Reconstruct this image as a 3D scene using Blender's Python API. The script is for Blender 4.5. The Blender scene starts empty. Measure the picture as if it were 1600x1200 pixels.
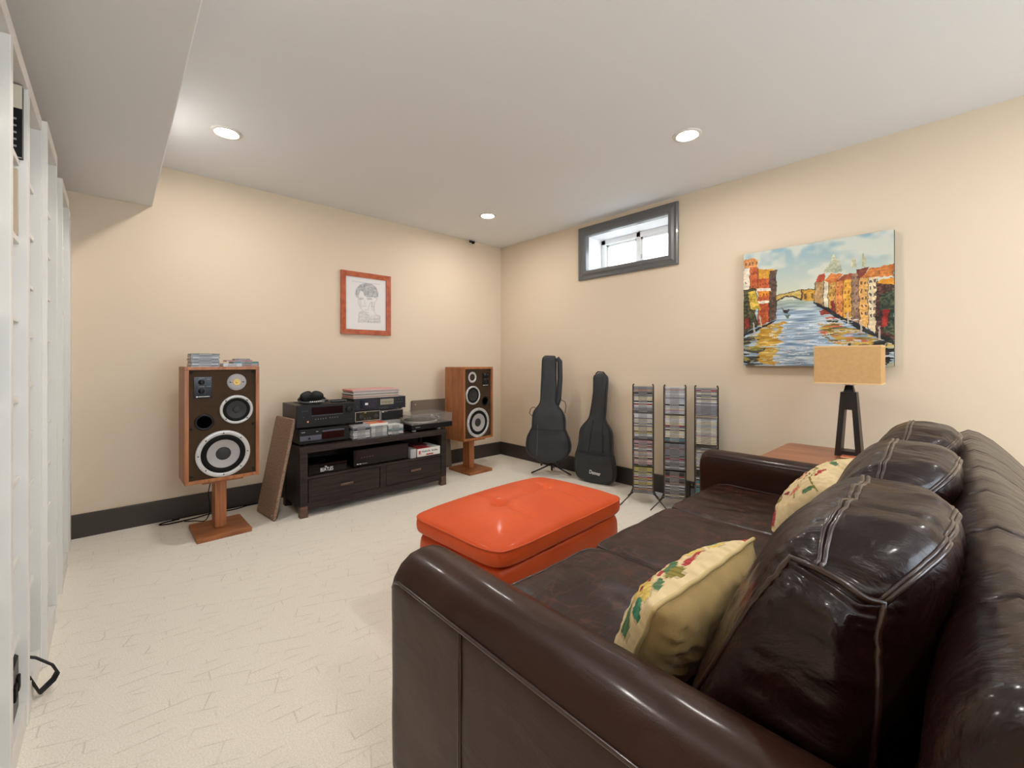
import bpy, bmesh, math, random
import numpy as np
from mathutils import Vector, Matrix, noise
random.seed(7)
PI = math.pi
scene = bpy.context.scene
COL = scene.collection

# ---------------- camera ----------------
cam_d = bpy.data.cameras.new('camera'); cam = bpy.data.objects.new('camera', cam_d); COL.objects.link(cam)
cam.location = (-3.350, -3.782, 1.102)
cam.rotation_euler = (PI/2, 0, math.radians(46.95-90))
cam_d.sensor_fit = 'HORIZONTAL'; cam_d.sensor_width = 36.0
cam_d.lens = 36.0*665/1600
cam_d.shift_y = -36/1600
cam_d.clip_start = 0.02
scene.camera = cam

# ---------------- colour management, world ----------------
vs = scene.view_settings
vs.view_transform = 'Standard'; vs.look = 'None'; vs.gamma = 1.0; vs.use_curve_mapping = False
vs.exposure = -0.16
world = bpy.data.worlds.new('world'); scene.world = world; world.use_nodes = True
wn = world.node_tree; bg = wn.nodes['Background']
bg.inputs['Color'].default_value = (0.80, 0.90, 1.0, 1); bg.inputs['Strength'].default_value = 13.0
LAMP = 6.2          # strength of one recessed lamp's own light, watts scale
WARM = (1.0, 0.955, 0.90)

def area(name, loc, rot, sx, sy, power, color):
    d = bpy.data.lights.new(name, 'AREA'); d.shape = 'RECTANGLE'; d.size = sx; d.size_y = sy
    d.energy = power; d.color = color
    o = bpy.data.objects.new(name, d); COL.objects.link(o); o.location = loc; o.rotation_euler = rot
    return o
# added fill light, set in the unseen window opening behind the camera
area('rear_fill_light', (-2.0, -6.38, 1.45), (-PI/2, 0, 0), 1.9, 1.3, 58, (0.84, 0.92, 1.0))

# ---------------- helpers ----------------
def lin(c):
    out = []
    for x in c[:3]:
        x = x/255.0
        out.append(x/12.92 if x <= 0.04045 else ((x+0.055)/1.055)**2.4)
    return (*out, 1.0)
MATS = {}
def mat(name, rgb, rough=0.5, metal=0.0, emis=0.0, spec=0.5, coat=0.0, noise_s=None, noise_a=0.15,
        bump_s=None, bump_d=0.0, sheen=0.0, trans=0.0, alpha=1.0, stretch=(1, 1, 1)):
    if name in MATS: return MATS[name]
    m = bpy.data.materials.new(name); m.use_nodes = True; nt = m.node_tree
    b = nt.nodes['Principled BSDF']; c = lin(rgb)
    b.inputs['Base Color'].default_value = c; b.inputs['Roughness'].default_value = rough
    b.inputs['Metallic'].default_value = metal; b.inputs['Specular IOR Level'].default_value = spec
    b.inputs['Coat Weight'].default_value = coat; b.inputs['Sheen Weight'].default_value = sheen
    b.inputs['Transmission Weight'].default_value = trans; b.inputs['Alpha'].default_value = alpha
    if emis:
        b.inputs['Emission Color'].default_value = c; b.inputs['Emission Strength'].default_value = emis
    if noise_s or bump_s:
        tc = nt.nodes.new('ShaderNodeTexCoord'); mp = nt.nodes.new('ShaderNodeMapping')
        mp.inputs['Scale'].default_value = stretch; nt.links.new(tc.outputs['Object'], mp.inputs['Vector'])
    if noise_s:
        n = nt.nodes.new('ShaderNodeTexNoise'); n.inputs['Scale'].default_value = noise_s; n.inputs['Detail'].default_value = 6
        nt.links.new(mp.outputs[0], n.inputs['Vector'])
        r = nt.nodes.new('ShaderNodeValToRGB')
        a = noise_a
        r.color_ramp.elements[0].color = tuple(x*(1-a) for x in c[:3]) + (1,)
        r.color_ramp.elements[1].color = tuple(min(1, x*(1+a)) for x in c[:3]) + (1,)
        r.color_ramp.elements[0].position = 0.3; r.color_ramp.elements[1].position = 0.7
        nt.links.new(n.outputs[0], r.inputs[0]); nt.links.new(r.outputs[0], b.inputs['Base Color'])
    if bump_s:
        n2 = nt.nodes.new('ShaderNodeTexNoise'); n2.inputs['Scale'].default_value = bump_s; n2.inputs['Detail'].default_value = 4
        nt.links.new(mp.outputs[0], n2.inputs['Vector'])
        bp = nt.nodes.new('ShaderNodeBump'); bp.inputs['Strength'].default_value = 0.6; bp.inputs['Distance'].default_value = bump_d
        nt.links.new(n2.outputs[0], bp.inputs['Height']); nt.links.new(bp.outputs[0], b.inputs['Normal'])
    MATS[name] = m; return m

def vcol_mat(name, rough=0.7, bump=0.0):
    m = bpy.data.materials.new(name); m.use_nodes = True; nt = m.node_tree
    b = nt.nodes['Principled BSDF']; b.inputs['Roughness'].default_value = rough
    a = nt.nodes.new('ShaderNodeVertexColor'); a.layer_name = 'Col'
    nt.links.new(a.outputs['Color'], b.inputs['Base Color'])
    if bump:
        n = nt.nodes.new('ShaderNodeTexNoise'); n.inputs['Scale'].default_value = 120; n.inputs['Detail'].default_value = 4
        tc = nt.nodes.new('ShaderNodeTexCoord'); nt.links.new(tc.outputs['Object'], n.inputs['Vector'])
        bp = nt.nodes.new('ShaderNodeBump'); bp.inputs['Distance'].default_value = bump; bp.inputs['Strength'].default_value = 0.6
        nt.links.new(n.outputs[0], bp.inputs['Height']); nt.links.new(bp.outputs[0], b.inputs['Normal'])
    return m

def wood(name, c1, c2, rough=0.45, scale=(1, 1, 12), axis_scale=6, spec=0.5):
    """wood grain: stretched noise running along one axis of the object"""
    m = bpy.data.materials.new(name); m.use_nodes = True; nt = m.node_tree; b = nt.nodes['Principled BSDF']
    b.inputs['Roughness'].default_value = rough; b.inputs['Specular IOR Level'].default_value = spec
    tc = nt.nodes.new('ShaderNodeTexCoord'); mp = nt.nodes.new('ShaderNodeMapping'); mp.inputs['Scale'].default_value = scale
    n = nt.nodes.new('ShaderNodeTexNoise'); n.inputs['Scale'].default_value = axis_scale; n.inputs['Detail'].default_value = 8
    n.inputs['Distortion'].default_value = 0.4
    r = nt.nodes.new('ShaderNodeValToRGB'); r.color_ramp.elements[0].color = lin(c1); r.color_ramp.elements[1].color = lin(c2)
    r.color_ramp.elements[0].position = 0.35; r.color_ramp.elements[1].position = 0.68
    nt.links.new(tc.outputs['Object'], mp.inputs[0]); nt.links.new(mp.outputs[0], n.inputs[0])
    nt.links.new(n.outputs[0], r.inputs[0]); nt.links.new(r.outputs[0], b.inputs['Base Color'])
    bp = nt.nodes.new('ShaderNodeBump'); bp.inputs['Distance'].default_value = 0.0006; bp.inputs['Strength'].default_value = 0.5
    nt.links.new(n.outputs[0], bp.inputs['Height']); nt.links.new(bp.outputs[0], b.inputs['Normal'])
    MATS[name] = m; return m

def leather(name, base, light, rough, scratch, coat=0.25, bumpd=0.0012, wr=(9, 9, 9), smear=0.5, spec=0.3):
    m = bpy.data.materials.new(name); m.use_nodes = True; nt = m.node_tree; b = nt.nodes['Principled BSDF']; L = nt.links.new
    tc = nt.nodes.new('ShaderNodeTexCoord')
    n = nt.nodes.new('ShaderNodeTexNoise'); n.inputs['Scale'].default_value = 3.2; n.inputs['Detail'].default_value = 7
    n.inputs['Roughness'].default_value = 0.65; L(tc.outputs['Object'], n.inputs['Vector'])
    r = nt.nodes.new('ShaderNodeValToRGB'); r.color_ramp.elements[0].color = lin(base); r.color_ramp.elements[1].color = lin(light)
    r.color_ramp.elements[0].position = smear; r.color_ramp.elements[1].position = min(1, smear+0.32)
    L(n.outputs[0], r.inputs[0]); colour = r.outputs[0]
    if scratch:
        # thin crossing scuffs: narrow bands of two stretched, distorted noises
        last = colour
        for k, (sc, rot) in enumerate([((2.5, 14, 6), 0.5), ((12, 3, 6), -0.4), ((5, 5, 16), 0.9)]):
            mp = nt.nodes.new('ShaderNodeMapping'); mp.inputs['Scale'].default_value = sc; mp.inputs['Rotation'].default_value = (0.3*k, 0.2, rot)
            L(tc.outputs['Object'], mp.inputs[0])
            s = nt.nodes.new('ShaderNodeTexNoise'); s.inputs['Scale'].default_value = 1.0; s.inputs['Detail'].default_value = 3; s.inputs['Distortion'].default_value = 0.8
            L(mp.outputs[0], s.inputs['Vector'])
            rr = nt.nodes.new('ShaderNodeValToRGB'); cr = rr.color_ramp
            cr.elements[0].position = 0.485; cr.elements[0].color = (0, 0, 0, 1); cr.elements[1].position = 0.5; cr.elements[1].color = (scratch,)*3 + (1,)
            e = cr.elements.new(0.515); e.color = (0, 0, 0, 1)
            L(s.outputs[0], rr.inputs[0])
            mx = nt.nodes.new('ShaderNodeMixRGB'); mx.inputs[2].default_value = lin((112, 62, 46))
            L(rr.outputs[0], mx.inputs[0]); L(last, mx.inputs[1]); last = mx.outputs[0]
        colour = last
    L(colour, b.inputs['Base Color'])
    b.inputs['Roughness'].default_value = rough
    rn = nt.nodes.new('ShaderNodeMapRange'); rn.inputs['To Min'].default_value = rough-0.07; rn.inputs['To Max'].default_value = rough+0.12
    L(n.outputs[0], rn.inputs['Value']); L(rn.outputs[0], b.inputs['Roughness'])
    b.inputs['Coat Weight'].default_value = coat; b.inputs['Coat Roughness'].default_value = 0.13; b.inputs['Specular IOR Level'].default_value = spec
    mp2 = nt.nodes.new('ShaderNodeMapping'); mp2.inputs['Scale'].default_value = wr; L(tc.outputs['Object'], mp2.inputs[0])
    w = nt.nodes.new('ShaderNodeTexNoise'); w.inputs['Scale'].default_value = 1.0; w.inputs['Detail'].default_value = 5; w.inputs['Distortion'].default_value = 0.7
    L(mp2.outputs[0], w.inputs['Vector'])
    g = nt.nodes.new('ShaderNodeTexVoronoi'); g.inputs['Scale'].default_value = 380; L(tc.outputs['Object'], g.inputs['Vector'])
    b1 = nt.nodes.new('ShaderNodeBump'); b1.inputs['Strength'].default_value = 0.8; b1.inputs['Distance'].default_value = bumpd*6
    L(w.outputs[0], b1.inputs['Height'])
    b2 = nt.nodes.new('ShaderNodeBump'); b2.inputs['Strength'].default_value = 0.35; b2.inputs['Distance'].default_value = 0.0004
    L(g.outputs['Distance'], b2.inputs['Height']); L(b1.outputs[0], b2.inputs['Normal'])
    L(b2.outputs[0], b.inputs['Normal'])
    MATS[name] = m; return m

# ---- geometry collectors ----
class G:
    """collects polygons; build() links ONE mesh object"""
    def __init__(s): s.v = []; s.f = []; s.m = []; s.s = []
    def add(s, vs, fs, mi=0, smooth=False, M=None):
        o = len(s.v)
        for p in vs:
            p = Vector(p)
            if M is not None: p = M @ p
            s.v.append(tuple(p))
        for f in fs: s.f.append([o+i for i in f]); s.m.append(mi); s.s.append(smooth)
        return s
    def box(s, x0, x1, y0, y1, z0, z1, bev=0.0, mi=0, M=None):
        if x0 > x1: x0, x1 = x1, x0
        if y0 > y1: y0, y1 = y1, y0
        if z0 > z1: z0, z1 = z1, z0
        if bev <= 0:
            v = [(x, y, z) for z in (z0, z1) for y in (y0, y1) for x in (x0, x1)]
            f = [(0, 2, 3, 1), (4, 5, 7, 6), (0, 1, 5, 4), (2, 6, 7, 3), (0, 4, 6, 2), (1, 3, 7, 5)]
            return s.add(v, f, mi, False, M)
        b = min(bev, (x1-x0)*.49, (y1-y0)*.49, (z1-z0)*.49)
        X = (x0, x1); Y = (y0, y1); Z = (z0, z1)
        v = []; idx = {}
        for i in (0, 1):
            for j in (0, 1):
                for k in (0, 1):
                    xi = X[i]+(b if i == 0 else -b); yj = Y[j]+(b if j == 0 else -b); zk = Z[k]+(b if k == 0 else -b)
                    idx[i, j, k, 0] = len(v); v.append((X[i], yj, zk))
                    idx[i, j, k, 1] = len(v); v.append((xi, Y[j], zk))
                    idx[i, j, k, 2] = len(v); v.append((xi, yj, Z[k]))
        f = []
        def face(l):
            c = Vector(((x0+x1)/2, (y0+y1)/2, (z0+z1)/2)); P = [Vector(v[q]) for q in l]
            n = (P[1]-P[0]).cross(P[2]-P[0]); ce = sum(P, Vector())/len(P)-c
            f.append(l if n.dot(ce) > 0 else l[::-1])
        for i in (0, 1): face([idx[i, 0, 0, 0], idx[i, 1, 0, 0], idx[i, 1, 1, 0], idx[i, 0, 1, 0]])
        for j in (0, 1): face([idx[0, j, 0, 1], idx[1, j, 0, 1], idx[1, j, 1, 1], idx[0, j, 1, 1]])
        for k in (0, 1): face([idx[0, 0, k, 2], idx[1, 0, k, 2], idx[1, 1, k, 2], idx[0, 1, k, 2]])
        for i in (0, 1):
            for j in (0, 1): face([idx[i, j, 0, 0], idx[i, j, 1, 0], idx[i, j, 1, 1], idx[i, j, 0, 1]])
            for k in (0, 1): face([idx[i, 0, k, 0], idx[i, 1, k, 0], idx[i, 1, k, 2], idx[i, 0, k, 2]])
        for j in (0, 1):
            for k in (0, 1): face([idx[0, j, k, 1], idx[1, j, k, 1], idx[1, j, k, 2], idx[0, j, k, 2]])
        for i in (0, 1):
            for j in (0, 1):
                for k in (0, 1): face([idx[i, j, k, 0], idx[i, j, k, 1], idx[i, j, k, 2]])
        return s.add(v, f, mi, False, M)
    def tube(s, pts, r, n=8, mi=0, closed=False, M=None, flat=1.0):
        P = [Vector(p) for p in pts]; N = len(P); rings = []
        up = Vector((0, 0, 1))
        for i in range(N):
            a = P[(i-1) % N] if (closed or i > 0) else P[i]; c = P[(i+1) % N] if (closed or i < N-1) else P[i]
            t = (c-a).normalized() if (c-a).length > 1e-9 else Vector((0, 0, 1))
            if i == 0:
                u = t.cross(up)
                if u.length < 0.1: u = t.cross(Vector((1, 0, 0)))
                u.normalize()
            else:
                u = (u - t*u.dot(t))
                if u.length < 1e-6: u = t.cross(Vector((1, 0, 0)))
                u.normalize()
            w = t.cross(u)
            rings.append([P[i] + u*math.cos(2*PI*k/n)*r + w*math.sin(2*PI*k/n)*r*flat for k in range(n)])
        v = [q for rg in rings for q in rg]; f = []
        for i in range(N if closed else N-1):
            j = (i+1) % N
            for k in range(n): f.append((i*n+k, i*n+(k+1) % n, j*n+(k+1) % n, j*n+k))
        if not closed: f.append(tuple(range(n))[::-1]); f.append(tuple((N-1)*n+k for k in range(n)))
        return s.add(v, f, mi, True, M)
    def lathe(s, prof, n=40, mi=0, M=None, cap=True, axis='y'):
        """prof: (radius, height along axis)"""
        v = []; f = []
        for r, h in prof:
            for k in range(n):
                a = 2*PI*k/n
                v.append((r*math.cos(a), h, r*math.sin(a)) if axis == 'y' else (r*math.cos(a), r*math.sin(a), h))
        for i in range(len(prof)-1):
            for k in range(n): f.append((i*n+k, i*n+(k+1) % n, (i+1)*n+(k+1) % n, (i+1)*n+k))
        if cap:
            f.append(tuple(range(n))); f.append(tuple((len(prof)-1)*n+k for k in range(n)))
        return s.add(v, f, mi, True, M)
    def loft(s, rings, mi=0, cap=True, smooth=True, M=None, closed=True):
        n = len(rings[0]); v = [p for r in rings for p in r]; f = []
        for i in range(len(rings)-1):
            for k in range(n if closed else n-1): f.append((i*n+k, i*n+(k+1) % n, (i+1)*n+(k+1) % n, (i+1)*n+k))
        if cap: f.append(tuple(range(n))[::-1]); f.append(tuple((len(rings)-1)*n+k for k in range(n)))
        return s.add(v, f, mi, smooth, M)
    def cushion(s, fn, n=(20, 20, 12), e=6.0, mi=0):
        """rounded block: superellipsoid of exponent e, each point of [-1,1]^3 sent through fn"""
        idx = {}; v = []; f = []
        def vid(p):
            k = (round(p[0], 5), round(p[1], 5), round(p[2], 5))
            if k not in idx:
                L = (abs(p[0])**e+abs(p[1])**e+abs(p[2])**e)**(1/e)
                idx[k] = len(v); v.append(fn(p[0]/L, p[1]/L, p[2]/L))
            return idx[k]
        def co(i, m):
            t = -1+2*i/m
            return math.copysign(abs(math.sin(t*PI/2))**0.9, t) if abs(t) < 1 else t
        for ax in range(3):
            a, b = (ax+1) % 3, (ax+2) % 3
            for sg in (-1, 1):
                for i in range(n[a]):
                    for j in range(n[b]):
                        q = []
                        for di, dj in ((0, 0), (1, 0), (1, 1), (0, 1)):
                            p = [0, 0, 0]; p[ax] = sg; p[a] = co(i+di, n[a]); p[b] = co(j+dj, n[b]); q.append(vid(p))
                        f.append(q if sg > 0 else q[::-1])
        return s.add(v, f, mi, True)
    def build(s, name, mats, parent=None, world=False, fix=False):
        me = bpy.data.meshes.new(name); me.from_pydata(s.v, [], s.f)
        for m in (mats if isinstance(mats, (list, tuple)) else [mats]): me.materials.append(m)
        me.polygons.foreach_set('material_index', s.m); me.polygons.foreach_set('use_smooth', s.s)
        if fix:
            bm = bmesh.new(); bm.from_mesh(me); bmesh.ops.recalc_face_normals(bm, faces=bm.faces); bm.to_mesh(me); bm.free()
        me.update()
        o = bpy.data.objects.new(name, me); COL.objects.link(o)
        if parent:
            if world:
                R = Matrix.Identity(4); q = parent; chain = []
                while q: chain.append(q); q = q.parent
                for q in reversed(chain): R = R @ Matrix.LocRotScale(q.location, q.rotation_euler, q.scale)
                me.transform(R.inverted())
            o.parent = parent
        return o
def SE(p, e):
    L = (abs(p[0])**e+abs(p[1])**e+abs(p[2])**e)**(1/e); return (p[0]/L, p[1]/L, p[2]/L)
def tag(o, label, cat, group=None, kind=None):
    if label: o['label'] = label
    if cat: o['category'] = cat
    if group: o['group'] = group
    if kind: o['kind'] = kind
    return o
def thing(name, label, cat, loc=(0, 0, 0), rz=0.0, group=None):
    o = bpy.data.objects.new(name, None); COL.objects.link(o); o.location = loc; o.rotation_euler = (0, 0, rz); o.empty_display_size = 0.05
    return tag(o, label, cat, group)
def struct(o): o['kind'] = 'structure'; return o
def plabel(o, l): o['label'] = l; return o
def text_part(txt, size, m, M, name, parent, extrude=0.0006, align='LEFT', bold=0.0, sx=1.0):
    c = bpy.data.curves.new(name, 'FONT'); c.body = txt; c.size = size; c.extrude = extrude; c.align_x = align; c.offset = bold
    o = bpy.data.objects.new(name, c); COL.objects.link(o)
    dg = bpy.context.evaluated_depsgraph_get(); me = bpy.data.meshes.new_from_object(o.evaluated_get(dg))
    bpy.data.objects.remove(o); me.transform(Matrix.Diagonal((sx, 1, 1, 1))); me.transform(M); me.materials.clear(); me.materials.append(m)
    t = bpy.data.objects.new(name, me); COL.objects.link(t); t.parent = parent; return t
# text standing in the x-z plane, facing -y
def TXZ(x, y, z): return Matrix.Translation((x, y, z)) @ Matrix.Rotation(PI/2, 4, 'X')

# raster painting on fine meshes (printed or painted colour of flat art)
def inpoly(U, V, poly):
    r = np.zeros(U.shape, bool); n = len(poly); j = n-1
    for i in range(n):
        xi, yi = poly[i]; xj, yj = poly[j]
        c = ((yi > V) != (yj > V)) & (U < (xj-xi)*(V-yi)/((yj-yi) or 1e-9)+xi)
        r ^= c; j = i
    return r
def segdist(U, V, a, b, asp=1.0):
    ax, ay = a; bx, by = b; dx, dy = (bx-ax)*asp, by-ay; L = dx*dx+dy*dy+1e-12
    t = np.clip((((U-ax)*asp)*dx+(V-ay)*dy)/L, 0, 1)
    return np.sqrt(((U-ax)*asp-t*dx)**2+(V-ay-t*dy)**2)
def snoise(rng, ny, nx, cy, cx):
    g = rng.random((cy+2, cx+2)); y = np.linspace(0, cy, ny); x = np.linspace(0, cx, nx)
    yi = y.astype(int); xi = x.astype(int); fy = (y-yi)[:, None]; fx = (x-xi)[None, :]
    fy = fy*fy*(3-2*fy); fx = fx*fx*(3-2*fx)
    a = g[np.ix_(yi, xi)]; b = g[np.ix_(yi, xi+1)]; c = g[np.ix_(yi+1, xi)]; d = g[np.ix_(yi+1, xi+1)]
    return a*(1-fy)*(1-fx)+b*(1-fy)*fx+c*fy*(1-fx)+d*fy*fx
def col_mesh(name, verts, ny, nx, img, m, parent, flip=False):
    """grid mesh of (ny+1)(nx+1) verts, img (ny,nx,3) in 0..255 sRGB, one colour a face"""
    idx = np.arange((ny+1)*(nx+1)).reshape(ny+1, nx+1)
    q = np.stack([idx[:-1, :-1], idx[1:, :-1], idx[1:, 1:], idx[:-1, 1:]], -1).reshape(-1, 4)
    if flip: q = q[:, ::-1]
    me = bpy.data.meshes.new(name); me.from_pydata([tuple(p) for p in verts], [], q.tolist())
    ca = me.color_attributes.new('Col', 'FLOAT_COLOR', 'CORNER')
    c = np.clip(img/255.0, 0, 1); c = np.where(c <= 0.04045, c/12.92, ((c+0.055)/1.055)**2.4).reshape(-1, 3)
    c = np.concatenate([c, np.ones((len(c), 1))], 1); c = np.repeat(c, 4, axis=0)
    ca.data.foreach_set('color', c.astype(np.float32).ravel())
    me.materials.append(m); me.polygons.foreach_set('use_smooth', [True]*len(me.polygons)); me.update()
    o = bpy.data.objects.new(name, me); COL.objects.link(o); o.parent = parent
    return o

# ---------------- materials ----------------
M_wall = mat('cream wall paint', (223, 206, 183), 0.85, spec=0.2, bump_s=180, bump_d=0.0004)
M_ceil = mat('white ceiling paint', (232, 234, 235), 0.9, spec=0.2, bump_s=200, bump_d=0.0003)
M_base = mat('dark brown baseboard paint', (60, 52, 46), 0.45)
M_shelf = mat('white laminate', (226, 224, 218), 0.42)
M_black = mat('black plastic', (17, 17, 19), 0.38, spec=0.3)
M_blackmetal = mat('black painted metal', (24, 25, 29), 0.42, spec=0.5)
M_gloss = mat('gloss black', (10, 10, 12), 0.16, spec=0.35)
M_rubber = mat('matt black rubber', (15, 15, 16), 0.7, spec=0.2)
M_silver = mat('silver plastic', (185, 185, 186), 0.35, metal=0.4)
M_steel = mat('brushed steel', (170, 170, 172), 0.3, metal=1.0)
M_white = mat('white print', (235, 235, 235), 0.6)
M_whitep = mat('white card', (232, 230, 224), 0.6)
M_red = mat('red print', (176, 40, 40), 0.5)
M_greytxt = mat('grey print', (150, 150, 150), 0.6)
M_walnut = wood('walnut veneer', (146, 86, 48), (184, 120, 74), 0.42, (14, 14, 1.2), 3)
M_walnut_h = wood('walnut stand wood', (136, 80, 44), (172, 108, 64), 0.42, (1.5, 14, 8), 3)
M_espresso = wood('espresso stained wood', (36, 28, 26), (60, 49, 45), 0.5, (1.2, 20, 20), 4, 0.25)
M_espresso_w = wood('worn brown wood', (78, 56, 46), (112, 82, 66), 0.45, (6, 6, 12), 4)
M_frame = wood('red brown frame wood', (158, 70, 34), (190, 98, 58), 0.35, (6, 6, 6), 4)
M_table = wood('cherry table wood', (140, 84, 54), (172, 110, 72), 0.3, (22, 1.6, 3), 2)
M_bag = mat('black nylon', (36, 38, 42), 0.62, bump_s=60, bump_d=0.002, sheen=0.2, noise_s=7, noise_a=0.15)
M_strap = mat('black webbing', (28, 28, 31), 0.7)
M_grille = mat('brown grille cloth', (148, 124, 106), 0.9, spec=0.1, noise_s=90, noise_a=0.35, bump_s=600, bump_d=0.0006)
M_grille2 = mat('taupe grille cloth', (120, 106, 92), 0.9, spec=0.1, noise_s=160, noise_a=0.3, bump_s=600, bump_d=0.0006)
M_baffle = mat('dark brown baffle', (68, 50, 34), 0.75, spec=0.2, noise_s=30, noise_a=0.12)
M_leather = leather('dark brown leather', (29, 13, 10), (48, 24, 17), 0.34, 0.0, coat=0.24, wr=(14, 6, 9), bumpd=0.0034, spec=0.22)
M_leather_seat = leather('scuffed brown leather', (34, 14, 10), (60, 27, 18), 0.38, 0.30, coat=0.12, spec=0.26, wr=(10, 6, 6))
M_leather_arm = leather('smooth brown leather', (46, 24, 17), (70, 44, 32), 0.38, 0.0, coat=0.16, spec=0.2, bumpd=0.0005, wr=(12, 5, 12))
M_pipe = mat('leather piping', (46, 28, 22), 0.3, coat=0.3)
M_orange = leather('orange leather', (208, 78, 30), (220, 88, 38), 0.5, 0.0, coat=0.05, spec=0.3, bumpd=0.0003, wr=(4, 4, 4), smear=0.3)
M_orange_side = leather('orange leather side', (200, 76, 34), (214, 88, 42), 0.42, 0.0, coat=0.1, bumpd=0.0004, wr=(6, 6, 3), smear=0.3)
M_tan = mat('tan linen', (180, 154, 102), 0.85, spec=0.15, noise_s=14, noise_a=0.12, bump_s=300, bump_d=0.0008, sheen=0.2)
M_tanpipe = mat('cream piping cord', (206, 184, 132), 0.8)
M_shade = mat('tan linen lampshade', (206, 166, 114), 0.9, spec=0.1, bump_s=500, bump_d=0.0005, noise_s=60, noise_a=0.05)
M_lampwood = mat('black brown lamp wood', (30, 22, 20), 0.4)
M_grey = mat('window frame grey paint', (104, 104, 104), 0.3, coat=0.2)
M_vinyl = mat('white vinyl', (246, 246, 246), 0.4)
M_lamp = mat('lit lamp diffuser', (255, 250, 242), 0.5, emis=LAMP*60)
M_lamp.node_tree.nodes['Principled BSDF'].inputs['Emission Color'].default_value = (*WARM, 1)
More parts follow.
